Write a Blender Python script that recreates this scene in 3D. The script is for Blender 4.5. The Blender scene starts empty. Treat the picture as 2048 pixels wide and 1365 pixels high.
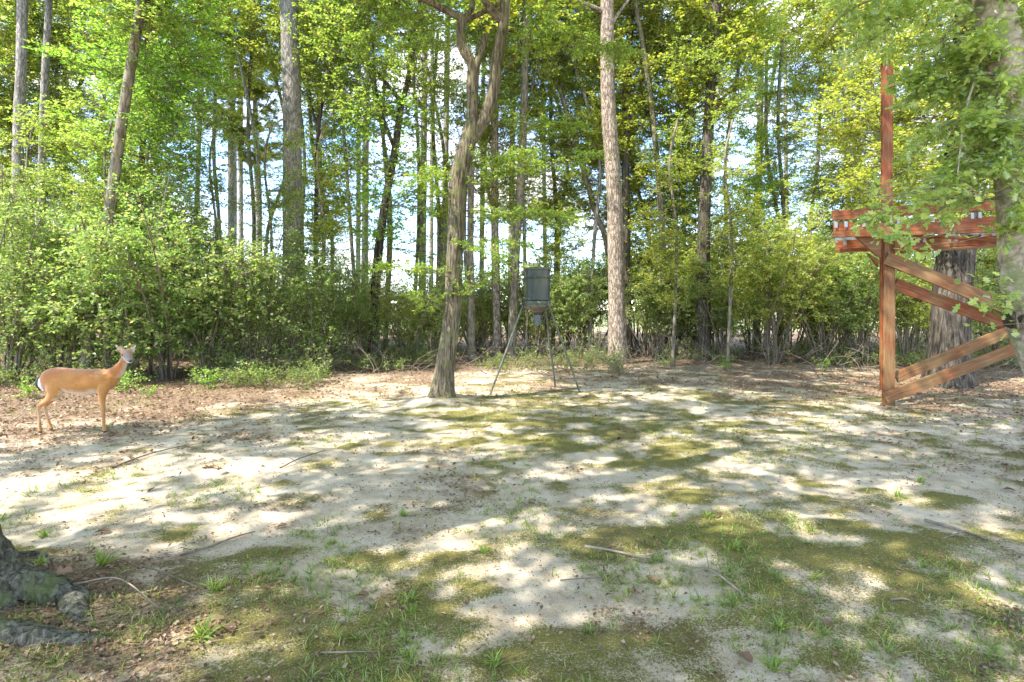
import bpy, math, random
import numpy as np
from mathutils import Vector
random.seed(7); np.random.seed(7)
sc = bpy.context.scene
COL = sc.collection
R = math.radians
PI = math.pi
# ------------------------------------------------------------------ camera, light, exposure
H, F, CX, HY = 1.6, 1100.0, 1024.0, 620.0        # eye height, focal length in photo pixels, centre column, horizon row
cam_d = bpy.data.cameras.new('camera'); cam = bpy.data.objects.new('camera', cam_d); COL.objects.link(cam)
cam_d.sensor_width = 36; cam_d.lens = F/2048*36; cam_d.shift_y = -(682.5-HY)/2048
cam_d.clip_start = 0.05; cam_d.clip_end = 3000
cam.location = (0, 0, H); cam.rotation_euler = (PI/2, 0, 0)
sc.camera = cam
SUN = Vector((-0.56, -0.34, 0.88)).normalized()
sun_d = bpy.data.lights.new('sun', 'SUN'); sun_d.energy = 2.5; sun_d.angle = R(0.55); sun_d.color = (1, .965, .915)
sun = bpy.data.objects.new('sun', sun_d); COL.objects.link(sun)
sun.rotation_euler = (-SUN).to_track_quat('-Z', 'Y').to_euler(); sun.location = (-10, -8, 25)
w = bpy.data.worlds.new('World'); sc.world = w; w.use_nodes = True
nt = w.node_tree; nt.nodes.clear()
wo = nt.nodes.new('ShaderNodeOutputWorld'); bg = nt.nodes.new('ShaderNodeBackground')
sk = nt.nodes.new('ShaderNodeTexSky'); sk.sky_type = 'NISHITA'; sk.sun_disc = False
sk.sun_elevation = math.asin(SUN.z); sk.sun_rotation = math.atan2(SUN.x, SUN.y)
sk.air_density = 1.0; sk.dust_density = 0.05; sk.ozone_density = 3.2; sk.altitude = 900
tc = nt.nodes.new('ShaderNodeTexCoord'); mp = nt.nodes.new('ShaderNodeMapping'); mp.inputs['Scale'].default_value = (1, 1, 2.2)
cn = nt.nodes.new('ShaderNodeTexNoise'); cn.inputs['Scale'].default_value = 3.2; cn.inputs['Detail'].default_value = 7
cn.inputs['Roughness'].default_value = .58
cr = nt.nodes.new('ShaderNodeValToRGB'); cr.color_ramp.elements[0].position = .46; cr.color_ramp.elements[1].position = .64
cm = nt.nodes.new('ShaderNodeMixRGB'); cm.inputs['Color2'].default_value = (3.1, 3.05, 3.0, 1)
L = nt.links.new
L(tc.outputs['Generated'], mp.inputs['Vector']); L(mp.outputs[0], cn.inputs['Vector']); L(cn.outputs['Fac'], cr.inputs['Fac'])
L(cr.outputs['Color'], cm.inputs['Fac']); L(sk.outputs['Color'], cm.inputs['Color1']); L(cm.outputs[0], bg.inputs['Color'])
bg.inputs['Strength'].default_value = 0.15
L(bg.outputs[0], wo.inputs['Surface'])
vs = sc.view_settings; vs.view_transform = 'Standard'; vs.look = 'None'; vs.gamma = 1; vs.exposure = 2.5
sc.display_settings.display_device = 'sRGB'; vs.use_curve_mapping = False
sc.cycles.max_bounces = 7; sc.cycles.diffuse_bounces = 4; sc.cycles.glossy_bounces = 2
sc.cycles.transmission_bounces = 4; sc.cycles.transparent_max_bounces = 4; sc.cycles.sample_clamp_indirect = 6
sc.cycles.caustics_reflective = False; sc.cycles.caustics_refractive = False

# ------------------------------------------------------------------ helpers
def W(px, py, d):                     # the place a photo point has at distance d
    return np.array([(px-CX)/F*d, d, H+(HY-py)*d/F])
def G(px, py):                        # a photo point on the ground
    d = H*F/(py-HY); return ((px-CX)/F*d, d)
def tag(o, label=None, cat=None, group=None, kind=None):
    if label: o['label'] = label
    if cat: o['category'] = cat
    if group: o['group'] = group
    if kind: o['kind'] = kind
    return o
def empty(name, loc=(0, 0, 0), rz=0):
    o = bpy.data.objects.new(name, None); COL.objects.link(o); o.location = loc; o.rotation_euler.z = rz
    o.empty_display_size = .2
    return o
def _h(i, j, k, s):
    n = (i*374761393 + j*668265263 + k*2147483647 + s*974634777) & 0x7fffffff
    n = ((n ^ (n >> 13))*1274126177) & 0x7fffffff
    return ((n ^ (n >> 16)) & 0xffff)/65535.0
def vn(P, s=0):                       # value noise, 0..1
    P = np.asarray(P, float); f = np.floor(P).astype(np.int64); u = P-f; u = u*u*(3-2*u)
    i, j, k = f[..., 0], f[..., 1], f[..., 2]; a, b, c = u[..., 0], u[..., 1], u[..., 2]
    r = 0
    for di in (0, 1):
        for dj in (0, 1):
            for dk in (0, 1):
                r = r + _h(i+di, j+dj, k+dk, s)*(a if di else 1-a)*(b if dj else 1-b)*(c if dk else 1-c)
    return r
def fbm(P, s=0, o=4):
    P = np.asarray(P, float); r = 0; a = .5; t = 0
    for k in range(o):
        r = r+a*vn(P*2**k, s+k); t += a; a *= .5
    return r/t
def gh(x, y):                         # height of the ground
    x = np.asarray(x, float); y = np.asarray(y, float)
    P = np.stack([x*.35, y*.35, 0*x], -1); Q = np.stack([x*1.7, y*1.7, 0*x+3], -1)
    h = (fbm(P, 11, 2)-.5)*.12+(fbm(Q, 5, 3)-.5)*.05
    h = h+.10*np.exp(-((x-XO)**2+(y-YO)**2)/.5)+.16*np.exp(-((x+2.75)**2+(y-2.75)**2)/.5)
    return h*np.clip((60-np.abs(y-10))/20, 0, 1)
XO, YO = G(883, 800)
def g3(x, y): return (x, y, float(gh(x, y)))

def mk(name, parts, mats, parent=None, smooth=False, link=True):
    """parts: list of (V, F(k-gon array), material index, tone array or None)"""
    Vs, lt, ls, mi, tn = [], [], [], [], []; off = 0
    for V, Fc, m, t in parts:
        V = np.asarray(V, float).reshape(-1, 3); Fc = np.asarray(Fc, int)
        if len(V) == 0: continue
        Vs.append(V); lt.append((Fc+off).ravel()); ls.append(np.full(len(Fc), Fc.shape[1])); mi.append(np.full(len(Fc), m))
        tn.append(np.full(len(V), .5) if t is None else np.asarray(t, float)); off += len(V)
    V = np.concatenate(Vs); li = np.concatenate(lt); ct = np.concatenate(ls); mi = np.concatenate(mi); tn = np.concatenate(tn)
    me = bpy.data.meshes.new(name)
    me.vertices.add(len(V)); me.vertices.foreach_set('co', V.ravel())
    me.loops.add(len(li)); me.loops.foreach_set('vertex_index', li)
    me.polygons.add(len(ct)); st = np.concatenate([[0], np.cumsum(ct)[:-1]])
    me.polygons.foreach_set('loop_start', st); me.polygons.foreach_set('loop_total', ct)
    me.polygons.foreach_set('material_index', mi)
    me.polygons.foreach_set('use_smooth', np.full(len(ct), bool(smooth)))
    a = me.attributes.new('tone', 'FLOAT', 'POINT'); a.data.foreach_set('value', tn)
    for m in (mats if isinstance(mats, (list, tuple)) else [mats]): me.materials.append(m)
    me.update(calc_edges=True); me.validate()
    if not link: return me
    return ob(name, me, parent)
def ob(name, me, parent=None):
    o = bpy.data.objects.new(name, me); COL.objects.link(o)
    if parent is not None: o.parent = parent
    return o

def spline(pts, n):                   # catmull-rom through pts
    P = np.asarray(pts, float); m = len(P)
    if m == 2: t = np.linspace(0, 1, n)[:, None]; return P[0]*(1-t)+P[1]*t
    Q = np.vstack([2*P[0]-P[1], P, 2*P[-1]-P[-2]]); out = []
    for u in np.linspace(0, m-1, n):
        i = min(int(u), m-2); t = u-i; a, b, c, d = Q[i], Q[i+1], Q[i+2], Q[i+3]
        out.append(.5*((2*b)+(c-a)*t+(2*a-5*b+4*c-d)*t*t+(3*b-a-3*c+d)*t**3))
    return np.array(out)
def tube(pts, rad, n=8, rings=None, bark=0, bf=(7, 1.6), seed=0, lump=0, flare=0, cap=True, spin=None):
    pts = np.asarray(pts, float); rings = rings or len(pts)
    C = spline(pts, rings)
    rr = np.interp(np.linspace(0, 1, rings), np.linspace(0, 1, len(rad)), rad)
    T = np.gradient(C, axis=0); T /= np.linalg.norm(T, axis=1)[:, None]+1e-9
    ref = np.array([0, 1, 0]) if abs(T[0][2]) > .5 else np.array([0, 0, 1.])
    A = np.cross(T, ref); A /= np.linalg.norm(A, axis=1)[:, None]+1e-9
    B = np.cross(T, A)
    th = np.linspace(0, 2*PI, n, endpoint=False)
    r = np.repeat(rr[:, None], n, 1)
    ca, sa = np.cos(th), np.sin(th)
    if bark or lump:
        z = np.linspace(0, 1, rings)*np.linalg.norm(np.diff(C, axis=0), axis=1).sum()
        k = bf[0]
        P = np.stack(np.broadcast_arrays(ca[None]*k, sa[None]*k, (z*bf[1])[:, None]), -1)
        nn = fbm(P+seed*7.3, seed, 3)
        r = r*(1+lump*(fbm(np.stack(np.broadcast_arrays(ca[None]*1.2, sa[None]*1.2, (z*.9)[:, None]), -1)+seed, seed+4, 2)-.5)*2)
        r = r+rr[:, None]*bark*(1-np.abs(nn*2-1)*2.2)
    if flare:
        z = C[:, 2]-C[0, 2]
        lob = 1+.45*np.sin(th*5+seed)[None]*1.0+.3*np.sin(th*3+seed*2)[None]
        r = r*(1+flare*np.exp(-z/(.9*rr[0]+.05))[:, None]*lob)
    V = C[:, None]+A[:, None]*(ca[None, :, None]*r[..., None])+B[:, None]*(sa[None, :, None]*r[..., None])
    V = V.reshape(-1, 3)
    i = np.arange(rings-1)[:, None]*n; j = np.arange(n)[None]; j2 = (j+1) % n
    Fq = np.stack([i+j, i+j2, i+n+j2, i+n+j], -1).reshape(-1, 4)
    return V, Fq
def tubes(A, B, ra, rb, n=3):         # many straight tapered twigs at once
    A = np.asarray(A, float); B = np.asarray(B, float)
    T = B-A; T = T/(np.linalg.norm(T, axis=1)[:, None]+1e-9)
    ref = np.where(np.abs(T[:, 2:3]) > .8, np.array([[1., 0, 0]]), np.array([[0, 0, 1.]]))
    X = np.cross(T, ref); X /= np.linalg.norm(X, axis=1)[:, None]+1e-9; Y = np.cross(T, X)
    th = np.linspace(0, 2*PI, n, endpoint=False)
    c, s = np.cos(th)[None, :, None], np.sin(th)[None, :, None]
    ring = X[:, None]*c+Y[:, None]*s
    ra = np.broadcast_to(ra, (len(A),)); rb = np.broadcast_to(rb, (len(A),))
    V = np.concatenate([A[:, None]+ring*ra[:, None, None], B[:, None]+ring*rb[:, None, None]], 1).reshape(-1, 3)
    j = np.arange(n); j2 = (j+1) % n
    f = np.stack([j, j2, n+j2, n+j], -1)[None]+np.arange(len(A))[:, None, None]*2*n
    return V, f.reshape(-1, 4)
LEAF_D = (np.array([[0, 0, 0], [-.34, .45, .10], [0, 1, -.05], [.34, .45, .10]]), np.array([[0, 2, 1], [0, 3, 2]]))
LEAF_O = (np.array([[0, 0, 0], [-.2, .22, .05], [-.27, .6, .08], [0, 1, -.08], [.27, .6, .08], [.2, .22, .05], [0, .5, -.02]]),
          np.array([[0, 6, 1], [1, 6, 2], [2, 6, 3], [3, 6, 4], [4, 6, 5], [5, 6, 0]]))
_lob = [(0, 0), (-.05, .12), (-.20, .20), (-.12, .36), (-.36, .52), (-.17, .60), (-.26, .86), (0, .95), (.22, .90), (.16, .62), (.36, .56), (.12, .38), (.22, .22), (.05, .12)]
LEAF_L = (np.array([[x, y, abs(x)*.35-.12*y*y] for x, y in _lob]+[[0, .5, -.03]]), np.array([[14, (i+1) % 14, i] for i in range(14)]))
def leaves(P, D, N, S, tmpl, rng, wid=1.0):
    T, Fc = tmpl
    D = D/(np.linalg.norm(D, axis=1)[:, None]+1e-9)
    X = np.cross(D, N); X /= np.linalg.norm(X, axis=1)[:, None]+1e-9; N = np.cross(X, D)
    S = S[:, None, None]
    V = P[:, None]+S*(wid*T[None, :, 0:1]*X[:, None]+T[None, :, 1:2]*D[:, None]+T[None, :, 2:3]*N[:, None])
    k = len(T); Fa = (Fc[None]+np.arange(len(P))[:, None, None]*k).reshape(-1, Fc.shape[1])
    return V.reshape(-1, 3), Fa, np.repeat(rng.random(len(P)), k)
def bgrid(xs, ys, zs):                # an axis aligned box, 12 triangles
    V = np.array([[x, y, z] for x in xs for y in ys for z in zs], float)
    return V, np.array([[0, 1, 3, 2], [4, 6, 7, 5], [0, 4, 5, 1], [2, 3, 7, 6], [0, 2, 6, 4], [1, 5, 7, 3]])
def merge(*ps):
    Vs, Fs, o = [], [], 0
    for V, Fc in ps: Vs.append(V); Fs.append(np.asarray(Fc)+o); o += len(V)
    return np.concatenate(Vs), np.concatenate(Fs)

# ------------------------------------------------------------------ materials
def nodes(name):
    m = bpy.data.materials.new(name); m.use_nodes = True; n = m.node_tree; n.nodes.clear()
    out = n.nodes.new('ShaderNodeOutputMaterial'); return m, n, out
def N(n, t, **k):
    x = n.nodes.new(t)
    for a, b in k.items():
        if a.startswith('i_'): x.inputs[a[2:].replace('_', ' ')].default_value = b
        else: setattr(x, a, b)
    return x
def ramp(n, stops):
    r = n.nodes.new('ShaderNodeValToRGB'); e = r.color_ramp.elements
    while len(e) > 1: e.remove(e[-1])
    for i, (p, c) in enumerate(stops):
        q = e[0] if i == 0 else e.new(p)
        q.position = p; q.color = tuple(c)+(1,)
    return r
def leafmat(name, stops, trans=.45, rough=.38, tcol=1.5, spec=.5):
    m, n, out = nodes(name); l = n.links.new
    a = N(n, 'ShaderNodeAttribute', attribute_name='tone'); r = ramp(n, stops)
    oi = N(n, 'ShaderNodeObjectInfo'); mx = N(n, 'ShaderNodeMixRGB', blend_type='MULTIPLY'); mx.inputs['Fac'].default_value = 1
    l(a.outputs['Fac'], r.inputs['Fac']); l(r.outputs[0], mx.inputs['Color1']); l(oi.outputs['Color'], mx.inputs['Color2'])
    p = N(n, 'ShaderNodeBsdfPrincipled'); p.inputs['Roughness'].default_value = rough; p.inputs['Specular IOR Level'].default_value = spec
    l(mx.outputs[0], p.inputs['Base Color'])
    t = N(n, 'ShaderNodeBsdfTranslucent'); tm = N(n, 'ShaderNodeMixRGB', blend_type='MULTIPLY'); tm.inputs['Fac'].default_value = 1
    tm.inputs['Color2'].default_value = (1.25*tcol, 1.3*tcol, .7*tcol, 1)
    l(mx.outputs[0], tm.inputs['Color1']); l(tm.outputs[0], t.inputs['Color'])
    s = N(n, 'ShaderNodeMixShader'); s.inputs[0].default_value = trans
    l(p.outputs[0], s.inputs[1]); l(t.outputs[0], s.inputs[2]); l(s.outputs[0], out.inputs['Surface'])
    return m
def barkmat(name, c1, c2, c3, sc1=6, stretch=.22, bump=.6, moss=None, mossamt=.5, vor=False):
    m, n, out = nodes(name); l = n.links.new
    tcn = N(n, 'ShaderNodeTexCoord'); mp = N(n, 'ShaderNodeMapping'); mp.inputs['Scale'].default_value = (1, 1, stretch)
    oi = N(n, 'ShaderNodeObjectInfo'); l(oi.outputs['Random'], mp.inputs['Location'])
    l(tcn.outputs['Object'], mp.inputs['Vector'])
    n1 = N(n, 'ShaderNodeTexNoise'); n1.inputs['Scale'].default_value = sc1*3; n1.inputs['Detail'].default_value = 6; n1.inputs['Roughness'].default_value = .65
    n1.inputs['Distortion'].default_value = .6
    l(mp.outputs[0], n1.inputs['Vector'])
    n2 = N(n, 'ShaderNodeTexNoise'); n2.inputs['Scale'].default_value = sc1*.5; n2.inputs['Detail'].default_value = 3; l(tcn.outputs['Object'], n2.inputs['Vector'])
    r = ramp(n, [(.36, c1), (.5, c2), (.68, c3)]); h = n1.outputs['Fac']
    if vor:
        v = N(n, 'ShaderNodeTexVoronoi'); v.inputs['Scale'].default_value = sc1*2.4; v.feature = 'DISTANCE_TO_EDGE'
        dm = N(n, 'ShaderNodeMixRGB'); dm.inputs['Fac'].default_value = .12; l(mp.outputs[0], dm.inputs['Color1']); l(n1.outputs['Color'], dm.inputs['Color2'])
        l(dm.outputs[0], v.inputs['Vector'])
        mm = N(n, 'ShaderNodeMath', operation='MULTIPLY_ADD'); mm.use_clamp = True; mm.inputs[1].default_value = 2.2; 
        l(v.outputs['Distance'], mm.inputs[0])
        m0 = N(n, 'ShaderNodeMath', operation='MULTIPLY'); m0.inputs[1].default_value = .55; l(n1.outputs['Fac'], m0.inputs[0]); l(m0.outputs[0], mm.inputs[2])
        h = mm.outputs[0]
    l(h, r.inputs['Fac'])
    mx = N(n, 'ShaderNodeMixRGB', blend_type='MULTIPLY'); mx.inputs['Fac'].default_value = .5
    r2 = ramp(n, [(.3, (.55, .55, .55)), (.7, (1.25, 1.22, 1.18))]); l(n2.outputs['Fac'], r2.inputs['Fac'])
    l(r.outputs[0], mx.inputs['Color1']); l(r2.outputs[0], mx.inputs['Color2']); col = mx.outputs[0]
    if moss:
        n3 = N(n, 'ShaderNodeTexNoise'); n3.inputs['Scale'].default_value = 5; n3.inputs['Detail'].default_value = 8; n3.inputs['Roughness'].default_value = .7
        l(tcn.outputs['Object'], n3.inputs['Vector'])
        r3 = ramp(n, [(.60-mossamt*.25, (0, 0, 0)), (.68-mossamt*.2, (.85, .85, .85))]); l(n3.outputs['Fac'], r3.inputs['Fac'])
        m3 = N(n, 'ShaderNodeMixRGB'); m3.inputs['Color2'].default_value = tuple(moss)+(1,); l(r3.outputs[0], m3.inputs['Fac']); l(col, m3.inputs['Color1']); col = m3.outputs[0]
    p = N(n, 'ShaderNodeBsdfPrincipled'); p.inputs['Roughness'].default_value = .9; p.inputs['Specular IOR Level'].default_value = .2
    oc = N(n, 'ShaderNodeMixRGB', blend_type='MULTIPLY'); oc.inputs['Fac'].default_value = 1; l(col, oc.inputs['Color1']); l(oi.outputs['Color'], oc.inputs['Color2'])
    b = N(n, 'ShaderNodeBump'); b.inputs['Strength'].default_value = bump; b.inputs['Distance'].default_value = .03
    l(h, b.inputs['Height']); l(b.outputs[0], p.inputs['Normal']); l(oc.outputs[0], p.inputs['Base Color']); l(p.outputs[0], out.inputs['Surface'])
    return m
def simple(name, c, rough=.6, metal=0, spec=.5, var=.3, nscale=8, bump=.1, c2=None, stretch=(1, 1, 1), detail=5):
    m, n, out = nodes(name); l = n.links.new
    tcn = N(n, 'ShaderNodeTexCoord'); mp = N(n, 'ShaderNodeMapping'); mp.inputs['Scale'].default_value = stretch
    nz = N(n, 'ShaderNodeTexNoise'); nz.inputs['Scale'].default_value = nscale; nz.inputs['Detail'].default_value = detail; nz.inputs['Roughness'].default_value = .65
    l(tcn.outputs['Object'], mp.inputs['Vector']); l(mp.outputs[0], nz.inputs['Vector'])
    c2 = c2 or tuple(x*(1+var) for x in c)
    r = ramp(n, [(.35, tuple(x*(1-var) for x in c)), (.5, c), (.68, c2)]); l(nz.outputs['Fac'], r.inputs['Fac'])
    p = N(n, 'ShaderNodeBsdfPrincipled'); p.inputs['Roughness'].default_value = rough; p.inputs['Metallic'].default_value = metal; p.inputs['Specular IOR Level'].default_value = spec
    b = N(n, 'ShaderNodeBump'); b.inputs['Strength'].default_value = bump; b.inputs['Distance'].default_value = .01
    l(nz.outputs['Fac'], b.inputs['Height']); l(b.outputs[0], p.inputs['Normal']); l(r.outputs[0], p.inputs['Base Color']); l(p.outputs[0], out.inputs['Surface'])
    return m
LG = leafmat('leaf_green', [(0, (.13, .19, .045)), (.45, (.21, .28, .06)), (.8, (.30, .365, .09)), (.97, (.40, .39, .11)), (1, (.44, .31, .10))], trans=.52)
LS = leafmat('leaf_shrub', [(0, (.13, .19, .06)), (.6, (.22, .295, .085)), (.9, (.32, .36, .13)), (1, (.42, .33, .18))], trans=.5, rough=.42, spec=.6)
LP = leafmat('pine_needle', [(0, (.12, .17, .04)), (.6, (.20, .24, .06)), (1, (.3, .26, .08))], trans=.3)
LR = leafmat('leaf_oak', [(0, (.18, .25, .07)), (.5, (.29, .37, .10)), (1, (.42, .46, .15))], trans=.45, rough=.24, spec=1.0)
LGR = leafmat('grass_blade', [(0, (.11, .15, .03)), (.6, (.22, .28, .065)), (.9, (.33, .34, .10)), (1, (.45, .38, .18))], trans=.4)
LMO = leafmat('moss_blade', [(0, (.06, .058, .018)), (.5, (.13, .12, .035)), (.8, (.22, .18, .07)), (1, (.42, .34, .2))], trans=.2, rough=.8, spec=.2)
LDR = leafmat('dry_leaf', [(0, (.07, .042, .022)), (.5, (.19, .11, .058)), (.8, (.29, .175, .10)), (1, (.42, .31, .20))], trans=.15, rough=.6, tcol=1.0)
BK_H = barkmat('bark_hardwood', (.07, .055, .04), (.20, .165, .12), (.34, .29, .22), moss=(.12, .14, .05), mossamt=.15)
BK_O = barkmat('bark_oak', (.035, .028, .018), (.14, .11, .07), (.30, .25, .165), sc1=9, stretch=.13, bump=1.0, moss=(.15, .16, .05), mossamt=.25)
BK_P = barkmat('bark_pine', (.11, .075, .05), (.29, .225, .165), (.42, .345, .27), sc1=8, stretch=.25, bump=.6, vor=True)
BK_G = barkmat('bark_grey_pine', (.16, .135, .11), (.27, .24, .205), (.37, .34, .30), sc1=7, stretch=.25, bump=.6, vor=True)
BK_D = barkmat('bark_dark', (.018, .015, .012), (.075, .06, .045), (.17, .145, .11), sc1=6, stretch=.12, bump=1.0)
BK_L = barkmat('bark_lichen', (.16, .13, .09), (.34, .28, .20), (.52, .46, .37), sc1=3.2, stretch=1.2, bump=.5, moss=(.19, .20, .08), mossamt=.45)
BK_M = barkmat('bark_mossy', (.03, .03, .022), (.12, .11, .08), (.27, .25, .19), sc1=14, stretch=.35, bump=1.0, moss=(.12, .14, .05), mossamt=.42)
TW = simple('twig', (.17, .13, .09), .85, var=.4, nscale=20)
TWP = simple('dead_twig', (.24, .185, .13), .8, var=.35, nscale=15)

# ------------------------------------------------------------------ ground
ROWS = [770, 810, 850, 890, 940, 1000, 1060, 1120, 1190, 1270, 1350]
MOSS_SHADE = ["0000122344344433", "0002456667656554", "0012334777764333", "0123323467653444", "0111111135665443", "1112111434675555",
        "2111112565766764", "4312344423778886", "4435656521376565", "4447876787644544", "4457888877432233"]  # moss cover, with the shade cast right of the oak mapped in as moss
LITT = ["9998754444455566", "7776322211122244", "6653221111111233", "3322111111111223", "2211111111121122", "1111111111111122",
        "1111111111111111", "3331111111111111", "6754322111111111", "7764321111111112", "6653322211111112"]
def table(tb, x, y):
    T = np.array([[int(c) for c in r] for r in tb], float)/9
    yy = np.maximum(y, .3); py = HY+H*F/yy; px = CX+x/yy*F
    u = np.clip(px/128-.5, 0, 14.999); v = np.clip(np.interp(py, ROWS, np.arange(11)), 0, 9.999)
    i, j = v.astype(int), u.astype(int); a, b = v-i, u-j
    return T[i, j]*(1-a)*(1-b)+T[i+1, j]*a*(1-b)+T[i, j+1]*(1-a)*b+T[i+1, j+1]*a*b
def masks(x, y):
    P = np.stack([x*1.1, y*1.1, 0*x], -1)
    S = np.stack([x*1.5+y*.15, y*2.8, 0*x], -1)
    n = fbm(S, 31, 4); n2 = fbm(P*4.3+5, 37, 3)
    moss = table(MOSS_SHADE, x, y)*.85-.02+(n-.5)*1.6+(n2-.5)*1.7
    n3 = fbm(P*1.3+9, 41, 4)
    lit = table(LITT, x, y)+(n3-.5)*.7+(n2-.5)*.4
    forest = np.clip((y-12.2-1.8*np.clip((x+2)/3, 0, 1))/2.5, 0, 1)*np.clip((44-y)/6, 0, 1)
    lit = np.maximum(lit, forest*.95-.15+(n3-.5)*.5)
    fld = np.clip((y-40)/8, 0, 1)
    return np.clip(moss, 0, 1)*(1-forest), np.clip(lit, 0, 1), fld
def build_ground():
    ys = np.concatenate([[-400, -150, -50, -20, -8, -3, -1, 0], .6*np.exp(np.linspace(0, math.log(40/.6), 430)), [46, 60, 90, 150, 300, 700, 1500]])
    xs = np.concatenate([[-1500, -600, -250, -120, -60, -35, -25, -19], np.linspace(-15, 15, 470), [19, 25, 35, 60, 120, 250, 600, 1500]])
    X, Y = np.meshgrid(xs, ys); Z = gh(X, Y)
    near = (np.abs(X) < 15) & (Y > .5) & (Y < 20)
    mo, li, fl = masks(X, Y)
    Z = Z+near*((fbm(np.stack([X*9, Y*9, 0*X], -1), 3, 3)-.5)*.028+np.clip(mo-.35, 0, 1)*.012)
    nx, ny = len(xs), len(ys)
    V = np.stack([X, Y, Z], -1).reshape(-1, 3)
    i = np.arange(ny-1)[:, None]*nx; j = np.arange(nx-1)[None]
    Fq = np.stack([i+j, i+j+1, i+nx+j+1, i+nx+j], -1).reshape(-1, 4)
    m, n, out = nodes('ground_sand_moss_litter'); l = n.links.new
    at = N(n, 'ShaderNodeAttribute', attribute_name='mask'); sp = N(n, 'ShaderNodeSeparateColor'); l(at.outputs['Color'], sp.inputs[0])
    tcn = N(n, 'ShaderNodeTexCoord'); O = tcn.outputs['Object']
    def noise(s, d=5, ro=.6):
        x = N(n, 'ShaderNodeTexNoise'); x.inputs['Scale'].default_value = s; x.inputs['Detail'].default_value = d; x.inputs['Roughness'].default_value = ro
        l(O, x.inputs['Vector']); return x.outputs['Fac']
    a, b, c = noise(3, 6), noise(38, 5, .7), noise(140, 3, .7)
    sand = ramp(n, [(.3, (.37, .288, .195)), (.5, (.52, .425, .305)), (.7, (.62, .53, .405))]); l(a, sand.inputs['Fac'])
    gr = ramp(n, [(.34, (.55, .5, .45)), (.48, (1, 1, 1)), (1, (1.08, 1.06, 1.04))]); l(c, gr.inputs['Fac'])
    s2 = N(n, 'ShaderNodeMixRGB', blend_type='MULTIPLY'); s2.inputs['Fac'].default_value = .8; l(sand.outputs[0], s2.inputs['Color1']); l(gr.outputs[0], s2.inputs['Color2'])
    def mask(src, hf, lo, hi, amt):
        q = N(n, 'ShaderNodeMath', operation='MULTIPLY_ADD'); q.inputs[1].default_value = amt; l(hf, q.inputs[0]); l(src, q.inputs[2])
        e = N(n, 'ShaderNodeMapRange'); e.inputs['From Min'].default_value = lo; e.inputs['From Max'].default_value = hi; l(q.outputs[0], e.inputs['Value']); return e.outputs[0]
    mm = mask(sp.outputs[0], b, .62, 1.32, .95)
    c2 = noise(90, 4, .8)
    ms = N(n, 'ShaderNodeMath', operation='MULTIPLY'); ms.inputs[1].default_value = .30; l(mm, ms.inputs[0])
    class _o: pass
    fm = _o(); fm.outputs = [mask(ms.outputs[0], c2, .69, .84, 1.2)]
    mc0 = ramp(n, [(.3, (.07, .065, .016)), (.55, (.16, .14, .034)), (.75, (.26, .215, .065))]); l(c, mc0.inputs['Fac'])
    mc = N(n, 'ShaderNodeMixRGB'); mc.inputs['Color1'].default_value = (.34, .25, .125, 1); l(mc0.outputs[0], mc.inputs['Color2'])
    mk_ = N(n, 'ShaderNodeMapRange'); mk_.inputs['From Min'].default_value = .15; mk_.inputs['From Max'].default_value = .6; l(mm, mk_.inputs['Value']); l(mk_.outputs[0], mc.inputs['Fac'])
    tf = N(n, 'ShaderNodeMath', operation='MULTIPLY'); tf.inputs[1].default_value = .55; l(mm, tf.inputs[0])
    sx = N(n, 'ShaderNodeMixRGB'); sx.inputs['Color2'].default_value = (.36, .31, .18, 1); l(tf.outputs[0], sx.inputs['Fac']); l(s2.outputs[0], sx.inputs['Color1']); s2 = sx
    x1 = N(n, 'ShaderNodeMixRGB'); l(fm.outputs[0], x1.inputs['Fac']); l(s2.outputs[0], x1.inputs['Color1']); l(mc.outputs[0], x1.inputs['Color2'])
    lc = ramp(n, [(.3, (.075, .047, .027)), (.5, (.20, .13, .08)), (.7, (.38, .28, .19))]); l(c, lc.inputs['Fac'])
    lm = mask(sp.outputs[1], b, .68, 1.05, .8)
    x2 = N(n, 'ShaderNodeMixRGB'); l(lm, x2.inputs['Fac']); l(x1.outputs[0], x2.inputs['Color1']); l(lc.outputs[0], x2.inputs['Color2'])
    x3 = N(n, 'ShaderNodeMixRGB'); l(sp.outputs[2], x3.inputs['Fac']); l(x2.outputs[0], x3.inputs['Color1']); x3.inputs['Color2'].default_value = (.30, .32, .14, 1)
    p = N(n, 'ShaderNodeBsdfPrincipled'); p.inputs['Roughness'].default_value = .95; p.inputs['Specular IOR Level'].default_value = .1
    hb = N(n, 'ShaderNodeMath', operation='MULTIPLY_ADD'); hb.inputs[1].default_value = .4; l(c, hb.inputs[0]); l(b, hb.inputs[2])
    bu = N(n, 'ShaderNodeBump'); bu.inputs['Strength'].default_value = .55; bu.inputs['Distance'].default_value = .03; l(hb.outputs[0], bu.inputs['Height'])
    l(bu.outputs[0], p.inputs['Normal']); l(x3.outputs[0], p.inputs['Base Color']); l(p.outputs[0], out.inputs['Surface'])
    o = mk('ground', [(V, Fq, 0, None)], m, smooth=True)
    at = o.data.attributes.new('mask', 'FLOAT_COLOR', 'POINT')
    at.data.foreach_set('color', np.stack([mo, li, fl, 0*mo+1], -1).reshape(-1))
    tag(o, kind='structure')
build_ground()

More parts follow.
